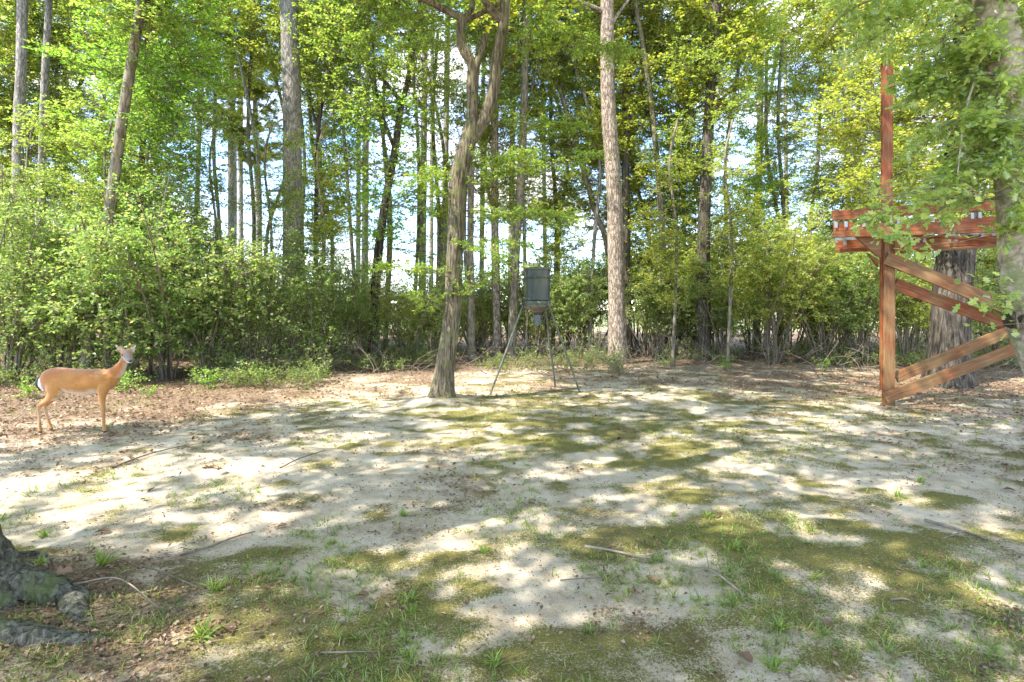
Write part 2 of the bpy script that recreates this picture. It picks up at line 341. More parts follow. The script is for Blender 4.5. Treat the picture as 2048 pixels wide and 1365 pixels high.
# ------------------------------------------------------------------ foliage pieces shared between plants
def make_bough(rng, p0, d0, Lb, ntw, nlf, ls, up=.15, twl=.55, acc=None, r0=.02, flat=.6):
    """one branch with side twigs and leaves; everything is appended to acc"""
    d = np.array(d0, float); d /= np.linalg.norm(d); pts = [np.array(p0, float)]; k = 5
    for i in range(k):
        d = d+rng.normal(0, .16, 3)+np.array([0, 0, up*.3]); d /= np.linalg.norm(d); pts.append(pts[-1]+d*Lb/k)
    pts = np.array(pts)
    acc['A'] += list(pts[:-1]); acc['B'] += list(pts[1:])
    rr = np.linspace(r0, r0*.3, k+1); acc['ra'] += list(rr[:-1]); acc['rb'] += list(rr[1:])
    for t in range(ntw):
        u = rng.uniform(.15, 1)*k; i = min(int(u), k-1); q = pts[i]+(pts[i+1]-pts[i])*(u-i)
        ax = (pts[i+1]-pts[i]); ax /= np.linalg.norm(ax)
        e = ax*.7+rng.normal(0, .75, 3)*np.array([1, 1, flat]); e /= np.linalg.norm(e)
        l = twl*rng.uniform(.5, 1.15); mid = q+e*l*.5+rng.normal(0, .03, 3); end = mid+e*l*.5+np.array([0, 0, -.05*l])+rng.normal(0, .05, 3)*l
        acc['A'] += [q, mid]; acc['B'] += [mid, end]; acc['ra'] += [r0*.3, r0*.22]; acc['rb'] += [r0*.22, r0*.1]
        s = rng.random(nlf)**.8
        P = np.where(s[:, None] < .5, q+(mid-q)*s[:, None]*2, mid+(end-mid)*(s[:, None]*2-1))
        D = e*.6+rng.normal(0, .7, (nlf, 3)); D[:, 2] = D[:, 2]*.6-.15
        Nn = np.array([0, 0, 1.])+rng.normal(0, .55, (nlf, 3))
        P = P+D*.02
        acc['P'].append(P); acc['D'].append(D); acc['N'].append(Nn); acc['S'].append(ls*rng.uniform(.55, 1.25, nlf))
def newacc(): return dict(A=[], B=[], ra=[], rb=[], P=[], D=[], N=[], S=[])
def acc_parts(acc, rng, tmpl=LEAF_D, wid=1.0, hole=None):
    P, D, Nn, S = (np.concatenate(acc[k]) for k in 'PDNS')
    if hole is not None:
        k = hole(P); P, D, Nn, S = P[k], D[k], Nn[k], S[k]
    lv = leaves(P, D, Nn, S, tmpl, rng, wid)
    tb = tubes(acc['A'], acc['B'], np.array(acc['ra']), np.array(acc['rb']), 3)
    return [(tb[0], tb[1], 0, None), (lv[0], lv[1], 1, lv[2])]
def crown_mesh(seed, rx=2.3, rz=3.4, nb=60, ntw=16, nlf=13, ls=.10):
    rng = np.random.default_rng(seed); acc = newacc()
    for b in range(nb):
        z = rng.uniform(-rz, rz*.9); az = rng.uniform(0, 2*PI); ext = rx*math.sqrt(max(.08, 1-(z/rz)**2))*rng.uniform(.55, 1.15)
        d = (math.cos(az), math.sin(az), rng.uniform(-.15, .55))
        make_bough(rng, (0, 0, z), d, ext, int(ntw*(.5+.6*ext/rx)), nlf, ls, up=.2, twl=.65, acc=acc, r0=.022)
    return mk('crown', acc_parts(acc, rng), [TW, LG], link=False)
def shrub_mesh(seed, h=4.0, rad=1.5, ns=17, ntw=40, nlf=16, ls=.058, bare=.15):
    rng = np.random.default_rng(seed); acc = newacc(); stems = []
    for s in range(ns):
        az = rng.uniform(0, 2*PI); lean = rng.uniform(.05, .42); hh = h*rng.uniform(.55, 1)
        p = np.array([math.cos(az)*.12, math.sin(az)*.12, -.05]); d = np.array([math.cos(az)*lean, math.sin(az)*lean, 1.]); pts = [p]
        for i in range(7):
            d = d+rng.normal(0, .13, 3)+np.array([0, 0, .03]); dd = d/np.linalg.norm(d); pts.append(pts[-1]+dd*hh/7)
        r0 = rng.uniform(.012, .028); V, Fq = tube(pts, [r0, r0*.35], 5, 15); stems.append((V, Fq, 0, None))
        C = spline(pts, 30)
        for b in range(11):
            u = int(rng.uniform(bare, 1)**.85*29); az2 = rng.uniform(0, 2*PI); q = C[u]
            ln = rad*rng.uniform(.25, .75)*(1.15-.5*u/29)
            make_bough(rng, q, (math.cos(az2), math.sin(az2), rng.uniform(-.1, .6)), ln, ntw//8+2, nlf, ls, up=.1, twl=.42, acc=acc, r0=.007, flat=.8)
    fol = mk('foliage', acc_parts(acc, rng), [TW, LS], link=False)
    st = mk('stem', stems, [TW], link=False, smooth=True)
    return fol, st
def pine_mesh(seed, rx=2.6, rz=3.2, nb=26):
    rng = np.random.default_rng(seed); acc = newacc()
    for b in range(nb):
        z = rng.uniform(-rz, rz); az = rng.uniform(0, 2*PI); ext = rx*math.sqrt(max(.1, 1-(z/rz)**2))*rng.uniform(.6, 1.1)
        d = np.array([math.cos(az), math.sin(az), rng.uniform(0, .5)]); p = np.array([0, 0, z]); pts = [p]
        for i in range(5):
            d = d+rng.normal(0, .15, 3); d /= np.linalg.norm(d); pts.append(pts[-1]+d*ext/5)
        acc['A'] += pts[:-1]; acc['B'] += pts[1:]; acc['ra'] += [.03]*5; acc['rb'] += [.02]*5
        for t in range(12):
            u = rng.uniform(1.5, 5); i = min(int(u), 4); q = pts[i]+(pts[i+1]-pts[i])*(u-i)+rng.normal(0, .25, 3)
            acc['A'].append(pts[i]); acc['B'].append(q); acc['ra'].append(.01); acc['rb'].append(.006)
            D = rng.normal(0, 1, (60, 3)); D[:, 2] += .4
            acc['P'].append(np.repeat(q[None], 60, 0)+rng.normal(0, .04, (60, 3))); acc['D'].append(D); acc['N'].append(rng.normal(0, 1, (60, 3))); acc['S'].append(rng.uniform(.16, .28, 60))
    return mk('crown', acc_parts(acc, rng, wid=.10), [TW, LP], link=False)
CROWN = [crown_mesh(100+i, ls=.090+.010*(i % 3)) for i in range(5)]
WISPY = [crown_mesh(150+i, rx=2.0, rz=3.2, nb=36, ntw=11, nlf=14, ls=.105) for i in range(2)]
SHRUB = [shrub_mesh(200, 4.0, 1.6, nlf=13, ls=.052), shrub_mesh(201, 3.6, 1.8, ns=14, nlf=11, ls=.075), shrub_mesh(202, 4.4, 1.5, ns=12, bare=.25, nlf=14, ls=.045), shrub_mesh(203, 3.4, 1.7, ns=12, nlf=13, ls=.062)]
def seedling_mesh(seed):
    rng = np.random.default_rng(seed); acc = newacc()
    for s in range(6):
        az = rng.uniform(0, 6.28); make_bough(rng, (0, 0, 0), (math.cos(az)*.6, math.sin(az)*.6, 1), rng.uniform(.3, .6), 5, 9, .05, up=.1, twl=.2, acc=acc, r0=.004, flat=.5)
    return mk('foliage', acc_parts(acc, rng), [TW, LG], link=False)
SEED = [seedling_mesh(i) for i in (51, 52, 53)]
OPEN = [shrub_mesh(220, 3.2, 1.7, ns=13, ntw=22, nlf=18, bare=.22), shrub_mesh(221, 4.6, 1.9, ns=15, ntw=34, nlf=20, ls=.066, bare=.36)]
PINE = [pine_mesh(300), pine_mesh(301)]

def put(me, parent, name, loc, rz=0, sc_=(1, 1, 1), tint=None, slot=None):
    o = ob(name, me, parent); o.location = loc; o.rotation_euler = (0, 0, rz); o.scale = sc_
    if tint: o.color = tuple(tint)+(1,)
    return o
# ------------------------------------------------------------------ trees with their own trunks
rngT = np.random.default_rng(5)
def tree(name, label, group, d, path, w0, w1, bark, ztop, crowns=(), limbs=(), seg=14, rings=40, bk=.05, flare=.35, tint=None, cat='tree', lump=.05):
    """path: photo points from the foot upwards; w0, w1 trunk widths in photo pixels at the foot and the top of the frame"""
    pts = [W(px, py, d) for px, py in path]
    base = pts[0].copy(); base[2] = float(gh(base[0], base[1]))-.12; pts[0] = base
    top = pts[-1]
    dirn = (pts[-1]-pts[-2]); dirn = dirn/np.linalg.norm(dirn)*.6+np.array([0, 0, .6])
    if ztop > top[2]+.5:
        k = (ztop-top[2])/dirn[2]
        pts += [top+dirn*k*.5, top+dirn*k+rngT.normal(0, .1, 3)]
    pts = np.array(pts); n = len(path)
    r0, r1 = w0*d/F/2, w1*d/F/2
    Lz = pts[:, 2]; rad = [r0+(r1-r0)*min(1, (z-Lz[0])/(Lz[n-1]-Lz[0]+.01)) for z in Lz]
    if len(pts) > n: rad[-1] = r1*.3; rad[-2] = r1*.65
    t = empty(name, tuple(base)); tag(t, label, cat, group)
    sd = int(rngT.integers(1000))
    V, Fq = tube(pts-base, rad, seg, rings, bark=bk, seed=sd, flare=flare, lump=lump)
    tr = mk('trunk', [(V, Fq, 0, None)], bark, t, smooth=True)
    if tint: tr.color = tuple(tint)+(1,)
    for lp, a, b in limbs:
        q = np.array([W(px, py, d+dd) for px, py, dd in lp])-base
        V, Fq = tube(q, [a*d/F/2, b*d/F/2], max(6, seg//2), max(10, rings//2), bark=bk, seed=sd+3)
        mk('limb', [(V, Fq, 0, None)], bark, t, smooth=True)
    for (px, py, dd, me, sx, sz, ct) in crowns:
        q = W(px, py, d+dd)-base
        put(me, t, 'crown', tuple(q), float(rngT.uniform(0, 6.28)), (sx, sx, sz), ct)
    return t, base
Gn = (1.1, 1.1, 1.1); YG = (1.4, 1.22, .95); DG = (1.15, 1.1, 1.2); BG_ = (.95, 1.15, .9); YL = (1.2, 1.2, .8)
C0, C1, C2, C3, C4 = CROWN; W0, W1 = WISPY
GP = 'tall bare pines behind the thicket'
# the big pine, the oak and the light pine
tree('pine_tree', 'tall pine with thick grey plated trunk rising out of the left thicket', None, 16.5,
     [(588, 715), (585, 420), (584, 200), (577, 0)], 40, 32, BK_G, 19, [(575, -330, 0, PINE[0], 1.3, 1.2, Gn)], seg=20, rings=90, bk=.035,
     limbs=[([(590, 262, 0), (565, 240, -.3), (548, 255, -.4)], 6, 2)])
tree('pine_tree', 'straight pine with pale flaking bark right of the barrel feeder', None, 16.6,
     [(1235, 728), (1233, 560), (1228, 380), (1216, 200), (1214, 0)], 35, 25, BK_P, 17, [(1214, -420, 0, PINE[1], 1.2, 1.2, Gn)],
     limbs=[([(1213, 28, 0), (1180, 12, -.2), (1135, -5, -.4), (1060, -30, -.6)], 10, 4), ([(1218, 60, 0), (1235, 30, .2), (1262, -6, .3)], 9, 5)], seg=22, rings=110, bk=.035)
tree('thin_tree', 'slim dark trunk standing close behind the pale flaking pine', None, 18.5,
     [(1257, 715), (1251, 400), (1256, 150), (1263, 0)], 17, 13, BK_D, 14, [(1275, -40, 0, C1, .9, .8, YG), (1262, -190, 0, C2, 1.1, .9, Gn)])
tree('thin_tree', 'reddish slim trunk between pale pine and large dark trunk', None, 18.0,
     [(1322, 712), (1325, 500), (1312, 300), (1292, 130), (1270, 0)], 14, 8, BK_H, 12, [(1310, 110, .5, C3, .9, .8, YG), (1275, -120, 0, C0, 1, .8, YG), (1340, 290, .8, W0, .9, .8, Gn)])
tree('hardwood_tree', 'dark straight trunk with leafy top left of the big round bush', None, 17.2,
     [(1407, 715), (1408, 450), (1420, 200), (1432, 20)], 28, 17, BK_D, 14, [(1440, 70, 0, C2, .95, .8, YG), (1395, 230, .4, C4, .85, .75, Gn), (1430, -150, 0, C0, 1.3, .9, YG)], seg=16, rings=60, bk=.07)
tree('leaning_tree', 'thin trunk leaning left between the feeder and pale pine', None, 19.0,
     [(1232, 712), (1215, 500), (1190, 420), (1150, 280), (1108, 130), (1090, 0)], 13, 8, BK_H, 12, [(1150, 190, .5, C4, .9, .8, Gn), (1110, 20, 0, C0, 1, .8, Gn), (1195, 330, 1, C1, .8, .7, Gn)])
tree('hardwood_tree', 'grey and brown trunk rising just left of the barrel feeder', None, 18.2,
     [(1022, 708), (1032, 500), (1045, 300), (1051, 60), (1053, 0)], 18, 14, BK_H, 15, [(1075, 90, .5, W1, 1, .8, Gn), (1060, -150, 0, C3, 1.2, .9, Gn), (1060, 470, .4, W0, .8, .55, YG)])
tree('pine_tree', 'slender pine midway between the forked oak and feeder', None, 18.6,
     [(996, 706), (990, 500), (990, 300), (988, 150), (985, 0)], 17, 12, BK_P, 17, [(985, -260, 0, PINE[1], 1.2, 1, Gn)])
tree('thin_tree', 'slim shaded trunk directly behind right side of the forked oak', None, 17.8,
     [(943, 705), (941, 500), (943, 330), (950, 200), (960, 60)], 16, 9, BK_H, 12, [(960, 120, .8, W0, .8, .8, Gn), (965, -60, 0, C1, 1, .8, Gn)])
tree('forked_tree', 'slender forked hardwood tree left of the forked oak', None, 16.8,
     [(745, 712), (752, 560), (768, 420), (790, 300), (803, 205)], 20, 13, BK_D, 0,
     [(840, 90, 0, C0, .85, .75, Gn), (720, 110, 0, C2, .9, .75, Gn), (770, 330, -.3, W1, .9, .75, BG_), (800, -120, 0, C4, 1.4, .9, Gn)],
     limbs=[([(803, 207, 0), (815, 165, .2), (828, 90, .3), (838, 20, .3), (845, -40, 0)], 12, 7), ([(803, 207, 0), (780, 175, -.2), (730, 120, -.3), (685, 70, -.4), (640, 10, -.4)], 9, 4),
            ([(790, 300, 0), (765, 230, .1), (748, 150, .2), (745, 70, .2)], 8, 4)])
tree('thin_tree', 'thin forked sapling just right of the thick grey pine', None, 17.5,
     [(632, 712), (632, 480), (638, 250), (660, 140), (668, 60)], 11, 6, BK_D, 9, [(650, 60, 0, C3, .9, .75, Gn), (640, 330, .3, W0, .6, .7, Gn)],
     limbs=[([(637, 260, 0), (622, 210, 0), (612, 150, .2)], 6, 3)])
tree('leaning_tree', 'brown trunk leaning right over the thicket behind the deer', None, 12.4,
     [(172, 735), (183, 590), (215, 450), (240, 270), (262, 130), (283, 0)], 22, 17, BK_H, 12,
     [(290, 60, 1.2, C1, .9, .7, BG_), (240, 210, 1.4, W0, .85, .6, BG_), (360, 210, 1.0, C3, .75, .55, BG_), (290, -150, 0, C4, 1.0, .8, Gn), (180, 330, 1.8, C2, .7, .55, Gn)], seg=16, rings=70, bk=.06)
tree('thin_tree', 'thin dark trunk right of the leaning trunk behind the deer', None, 15.2,
     [(270, 720), (275, 560), (285, 300), (292, 180), (306, 50), (312, -20)], 13, 9, BK_D, 11, [(330, 80, 0, C2, .9, .7, BG_), (290, 330, .5, C4, .8, .6, BG_)])
tree('pine_tree', 'grey pine at the left end of the woods', GP, 15.6, [(30, 705), (36, 300), (42, 150), (45, 0)], 20, 17, BK_G, 20, [(44, -300, 0, PINE[0], 1.3, 1, Gn)], rings=60)
tree('pine_tree', 'slimmer grey pine second from the left end of woods', GP, 16.4, [(80, 700), (85, 300), (92, 120), (98, 0)], 15, 12, BK_G, 20, [(98, -250, 0, PINE[1], 1.2, 1, Gn)], rings=60)
far = [('far pale pine with yellow needles left of the thick grey pine', 462, 465, 458, 17, 24), ('thin far pine nearly touching the far pale pine with yellow needles', 484, 481, 482, 10, 27),
       ('lone thin far pine in the sky gap left of the thick grey pine', 524, 514, 507, 11, 26), ('far thin pale pine left of a wider one behind slender forked hardwood', 716, 717, 718, 9, 27),
       ('far grey pine behind the left limb of slender forked hardwood', 728, 731, 735, 13, 24), ('far pine in the sky gap nearest the slender forked hardwood', 843, 847, 850, 13, 23),
       ('thinnest far pine centred in the sky gap left of the oak', 862, 863, 865, 8, 27), ('far pine just left of the forked oak trunk', 889, 891, 895, 12, 24),
       ('far thin pine seen through the fork of the oak', 962, 965, 968, 9, 25), ('far pale pine left of grey and brown trunk near the feeder', 1020, 1024, 1027, 11, 25),
       ('far thin pine between the feeder top and the leaning trunk', 1092, 1088, 1085, 8, 27), ('far pine seen behind leaves right of large dark trunk', 1512, 1518, 1522, 13, 23),
       ('thin far pine behind the big round bush', 1575, 1572, 1570, 8, 27), ('far pine beside the tall red post', 1700, 1695, 1690, 10, 26), ('thin far pine between the left woods end and the leaning trunk', 128, 131, 134, 8, 28),
       ('thin far pine above the middle of left thicket', 392, 396, 399, 8, 27)]
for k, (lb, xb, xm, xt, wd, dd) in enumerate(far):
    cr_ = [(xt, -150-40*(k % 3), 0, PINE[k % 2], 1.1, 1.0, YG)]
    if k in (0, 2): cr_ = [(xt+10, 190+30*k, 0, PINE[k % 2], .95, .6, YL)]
    tree('pine_tree', lb, GP, dd, [(xb, HY+H*F/dd+0, ), (xm, 350), (xt, 60), (xt, -20)], wd*1.15, wd*.85, BK_G, 19, cr_, seg=8, rings=22, bk=.04, flare=.15, tint=(1.5, 1.55, 1.65))  # pale bluish tint paints haze onto the far trunks
# ---- the oak in the clearing
def oak():
    d = 9.67; base = np.array([XO, YO, float(gh(XO, YO))-.1])
    t = empty('oak_tree', tuple(base)); tag(t, 'forked oak with mossy rough trunk standing alone in the sandy clearing', 'tree')
    def P(px, py, dd=0): return W(px, py, YO+dd)-base
    V, Fq = tube([(0, 0, 0), P(889, 740), P(903, 640), P(908, 540), P(913, 440), P(917, 360), P(935, 285), P(950, 235)], [.178, .158, .140, .132, .138, .148, .138, .108], 48, 190, bark=.11, bf=(8, 1.6), seed=3, flare=.55, lump=.06)
    mk('trunk', [(V, Fq, 0, None)], BK_O, t, smooth=True)
    ls = [([P(946, 262), P(945, 215), P(943, 170), P(944, 130), P(925, 95), P(922, 55), P(926, 35)], .10, .075),
          ([P(944, 160), P(955, 125), P(967, 90, .1), P(972, 70, .15)], .06, .05),
          ([P(926, 38), P(890, 20), P(845, -2, -.2), P(780, -30, -.4)], .065, .04), ([P(926, 40), P(945, 10, .1), P(930, -40, .2)], .05, .035),
          ([P(924, 42), P(950, 33, .1), P(985, 15, .2), P(1030, -10, .3)], .05, .03),
          ([P(938, 285), P(965, 245), P(985, 190), P(992, 130), P(1003, 75), P(1010, 10), P(1005, -60), P(1000, -200)], .115, .07),
          ([P(1000, 40), P(975, 10, -.1), P(950, -30, -.2)], .07, .05)]
    for k, (q, a, b) in enumerate(ls):
        V, Fq = tube(q, [a, b], 20, 50, bark=.10, bf=(5, 2.2), seed=9+k, lump=.08); mk('limb', [(V, Fq, 0, None)], BK_O, t, smooth=True)
    rng = np.random.default_rng(77); acc = newacc()
    # low leafy sprays around the trunk seen in front of the woods
    sp = [(905, 560, -.1, (-1, -.5, .05), 1.2), (912, 500, 0, (.7, -.9, .1), 1.0), (915, 470, 0, (1.2, .2, .1), 1.3), (915, 420, 0, (1.2, -.4, .15), 2.0),
          (915, 430, 0, (1, .4, .0), 2.2), (920, 380, 0, (1.2, -.2, .2), 2.4), (930, 330, 0, (1, -.6, .1), 1.6), (917, 400, 0, (-.7, -.4, .2), .9), (905, 600, 0, (.8, -.5, .3), .9), (960, 240, 0, (1, .1, .1), 1.8),
          (990, 150, 0, (1, -.2, .2), 2.0), (1000, 90, 0, (1, .2, 0), 2.4), (1005, 60, 0, (1, -.4, -.1), 2.2), (930, 90, 0, (-1, -.1, .2), 1.2), (890, 20, 0, (-1, -.2, -.1), 2.0), (900, 610, 0, (-.9, -.4, .2), .7), (925, 350, 0, (-1, 0, .3), 1.0)]
    for (px, py, dd, dr, ln) in sp:
        make_bough(rng, P(px, py, dd), dr, ln, int(22*ln), 26, .075, up=-.05, twl=.42, acc=acc, r0=.012, flat=.25)
    m1 = mk('crown', acc_parts(acc, rng, LEAF_D, .55), [TW, LG], t); m1.color = (.9, .95, .75, 1)
    for (x, y, z, s, me) in [(0, 0, 10.2, 1.3, W0), (2.4, .8, 10.0, 1.1, W1), (-2.2, -.4, 10.2, 1.1, C3), (1, 2.4, 10.4, 1.2, W1), (1.6, -2.0, 9.8, .9, W0)]:
        put(me, t, 'crown', (x, y, z), x*2, (s, s, s*.62), YG)
oak()
# ---- big dark-barked tree behind the red timber frame
tree('hardwood_tree', 'massive dark furrowed trunk with flared roots behind the red timber frame', None, 11.9,
     [(1892, 770), (1900, 640), (1912, 500), (1922, 340), (1935, 100), (1942, 0)], 64, 44, BK_D, 15,
     [(1850, 160, .3, C0, .8, .6, YG), (1990, 210, .4, C3, .7, .5, YG), (1760, 260, .6, C1, .75, .55, YG), (1940, -250, 0, C2, 1.6, .8, YG), (1880, 330, -.4, W1, .6, .4, YG)],
     seg=56, rings=170, bk=.12, flare=.5, lump=.05)
# ---- near tree at the right edge
def near_tree():
    d = 5.2; base = W(2190, 980, d); base[2] = float(gh(base[0], base[1]))-.1
    t = empty('smooth_barked_tree', tuple(base)); tag(t, 'pale smooth blotchy trunk with knot hole crossing the right picture edge', 'tree')
    def P(px, py, dd=0): return W(px, py, d+dd)-base
    V, Fq = tube([(0, 0, 0), P(2128, 800), P(2088, 700), P(2064, 640), P(2050, 560), P(2042, 430), P(2030, 300), P(2012, 170), P(1985, 0), P(1960, -160), P(1950, -500)], [.25, .215, .20, .19, .178, .172, .172, .17, .165, .14, .10], 44, 190, bark=.018, bf=(3, 5), seed=4, lump=.07, flare=.3)
    mk('trunk', [(V, Fq, 0, None)], BK_L, t, smooth=True)
    # knot: ragged collar with a dark hollow
    c = P(2036, 640, -.115); th = np.linspace(0, 2*PI, 15)[:-1]
    ring = [c+np.array([math.cos(a)*.045*(1+.3*math.sin(3*a)), -.02, math.sin(a)*.075*(1+.2*math.sin(2*a+1))]) for a in th]
    V, Fq = tube(ring+[ring[0]], [.017, .024, .014, .021, .017], 10, 60, bark=.4, bf=(2, 30), seed=8)
    mk('knot', [(V, Fq, 0, None)], BK_O, t, smooth=True)
    V, Fq = tube([c+np.array([0, .07, 0]), c+np.array([0, -.012, 0])], [.075, .045], 12, 6, bark=.2, seed=2); 
    cv = np.vstack([V, (c+np.array([0, -.005, 0]))[None]]); k = len(V); cf = np.array([[k-12+i, k-12+(i+1) % 12, k, k] for i in range(12)])
    V2 = cv; Vc, Fc = V2, np.array([[a, b, c_] for a, b, c_, _ in cf])
    mk('hollow', [(V, Fq, 0, None), (Vc, Fc, 0, None)], simple('hollow_wood', (.035, .018, .010), .9, var=.6, nscale=30, bump=.8), t)
    rng = np.random.default_rng(12); acc = newacc()
    S = []
    for k in range(78):
        py = rng.uniform(-80, 370); px = 2035-(400-py)*.12; 
        dr = (-1, rng.uniform(-.1, .9), rng.uniform(-.3, .35)) if k % 5 else (1, rng.uniform(-.6, .5), rng.uniform(-.2, .3))
        if k % 5:
            px = rng.uniform(1905, 2010) if py > 70 else rng.uniform(1660, 2000)
            dr = (rng.uniform(-.8, .8), rng.uniform(-.6, .6), rng.uniform(-.6, .2))
        S.append((px, py, dr, rng.uniform(.3, .55)))
    for q, rr_ in [([P(2000, 60), P(1930, 40, .1), P(1880, 90, .2), P(1860, 200, .2)], .022), ([P(2015, 160), P(1960, 150, -.1), P(1930, 230, -.1), P(1915, 350, -.2)], .016), ([P(1990, 0), P(1850, -30, .1), P(1700, 20, .1), P(1640, 90, .1)], .022),
                   ([P(2025, 250), P(1985, 255, .1), P(1950, 300, .15), P(1935, 410, .1)], .012)]:
        V, Fq = tube(q, [rr_, rr_*.3], 7, 30); mk('limb', [(V, Fq, 0, None)], BK_L, t, smooth=True)
    S += [(2030, 400, (-1, .2, .06), 1.2), (2035, 385, (-1, .3, .02), 1.4), (2035, 590, (-1, -.3, .1), .25), (2040, 455, (-1, -.2, -.15), .35)]
    for px, py, dr, ln in S:
        make_bough(rng, P(px, py), dr, ln, int(15*ln+3), 13, .078, up=-.04, twl=.30, acc=acc, r0=.008, flat=.5)
    Pp, D, Nn, Sz = (np.concatenate(acc[k]) for k in 'PDNS')
    tb = tubes(acc['A'], acc['B'], np.array(acc['ra']), np.array(acc['rb']), 4)
    mk('twigs', [(tb[0], tb[1], 0, None)], TW, t)['kind'] = 'stuff'
    lv = leaves(Pp, D, Nn, Sz, LEAF_L, rng, 1.0)
    o = mk('crown', [(lv[0], lv[1], 0, lv[2])], LR, t)
    # nearest hanging leaves, one by one
    one = []
    for q in range(3):
        z = np.zeros((1, 3)); a = leaves(z, np.array([[0, 1., 0]]), np.array([[0, 0, 1.]]), np.array([1.]), LEAF_L, rng, 1+.15*q); one.append(mk('leaf', [(a[0], a[1], 0, np.full(len(a[0]), .2+.35*q))], LR, link=False))
    for (px, py, n_) in [(1810, 478, 16), (1860, 490, 12), (1765, 372, 12), (1800, 388, 14), (1850, 400, 10), (1905, 395, 8), (1975, 605, 10), (2000, 650, 6), (1745, 395, 8), (1960, 560, 6)]:
        for _ in range(n_):
            o = ob('leaf', one[_ % 3], t); c = P(px+rng.normal(0, 22), py+rng.normal(0, 11), -.35+rng.normal(0, .08)); o.location = c
            o.rotation_euler = (rng.normal(-.2, .5), rng.normal(0, .5), rng.uniform(0, 6.28)); s = rng.uniform(.07, .105); o.scale = (s, s, s)
        q = np.array([P(px+120, py-20, -.2), P(px+50, py-4, -.33), P(px, py, -.35), P(px-30, py+6, -.36)])
        V, Fq = tube(q, [.004, .0018], 5, 16); mk('twig', [(V, Fq, 0, None)], TW, t, smooth=True)
    for (x, y, z, s, me) in [(.6, -1.2, 7.8, 1.1, W0)]:
        put(me, t, 'crown', (x-1, y, z), x*3, (s, s, s*.55), YG)
near_tree()
# ---- mossy tree at the lower left: flare and roots in view, unseen crowns added wide overhead to dapple the clearing with shade
def left_tree():
    x, y = -3.02, 2.62; base = np.array([x, y, float(gh(x, y))-.1]); t = empty('mossy_tree', tuple(base))
    tag(t, 'mossy tree foot with spreading roots at the lower left corner', 'tree')
    V, Fq = tube([(0, 0, 0), (-.01, 0, .3), (-.04, .02, .8), (-.08, .05, 1.8), (-.1, .1, 3.5), (0, .2, 6), (.2, .4, 9)], [.36, .33, .30, .27, .24, .18, .08], 48, 160, bark=.09, bf=(6, 2), seed=21, flare=.62, lump=.05)
    mk('trunk', [(V, Fq, 0, None)], BK_M, t, smooth=True)
    def gp(px, py, dz=0):
        X, Y = G(px, py); return np.array([X, Y, float(gh(X, Y))+dz])-base
    for k, (q, rd) in enumerate([([np.array([.15, .05, .25]), gp(120, 1240, .02), gp(150, 1262, .0), gp(205, 1300, -.07)], [.13, .07, .045, .02]),
                 ([np.array([.2, -.1, .1]), gp(130, 1310, -.01), gp(200, 1300, -.02), gp(270, 1290, -.06)], [.10, .045, .03, .015]),
                 ([gp(20, 1150, .0), gp(70, 1138, -.01), gp(110, 1150, -.05)], [.06, .05, .03])]):
        V, Fq = tube(q, rd, 28, 140, bark=.22, bf=(4, 9), seed=30+k, lump=.28); mk('root', [(V, Fq, 0, None)], BK_M, t, smooth=True)
    for (ax, ay, z, s, me) in [(-8, 5, 9, 1.1, W0), (-3.5, 4, 8.4, 1.1, W0), (-6, 2.5, 8.2, 1.0, W1), (-1.5, 6, 9.6, 1.1, W1), (-3, .5, 8, 1.2, W0), (-.5, 3, 8.6, 1.1, C0), (-1.0, .4, 8, 1.2, W1), (1.6, 5, 9.2, 1.1, W1),
                            (1.2, 1.4, 8.6, 1.2, W0), (-5.4, -.6, 8, 1.1, W1), (3.6, 6.2, 9.8, 1.1, W0), (3.2, 3.2, 9, 1.0, C2), (-9.5, 3.2, 8.6, 1.1, W1), (-7.4, .4, 8.2, 1.0, W0), (-5.2, 5.0, 10.4, .9, W1), (-9, -1.4, 8, 1.0, W1)]:
        put(me, t, 'crown', (ax-x, ay-y, z), ax, (s, s, s*.5), Gn)
left_tree()

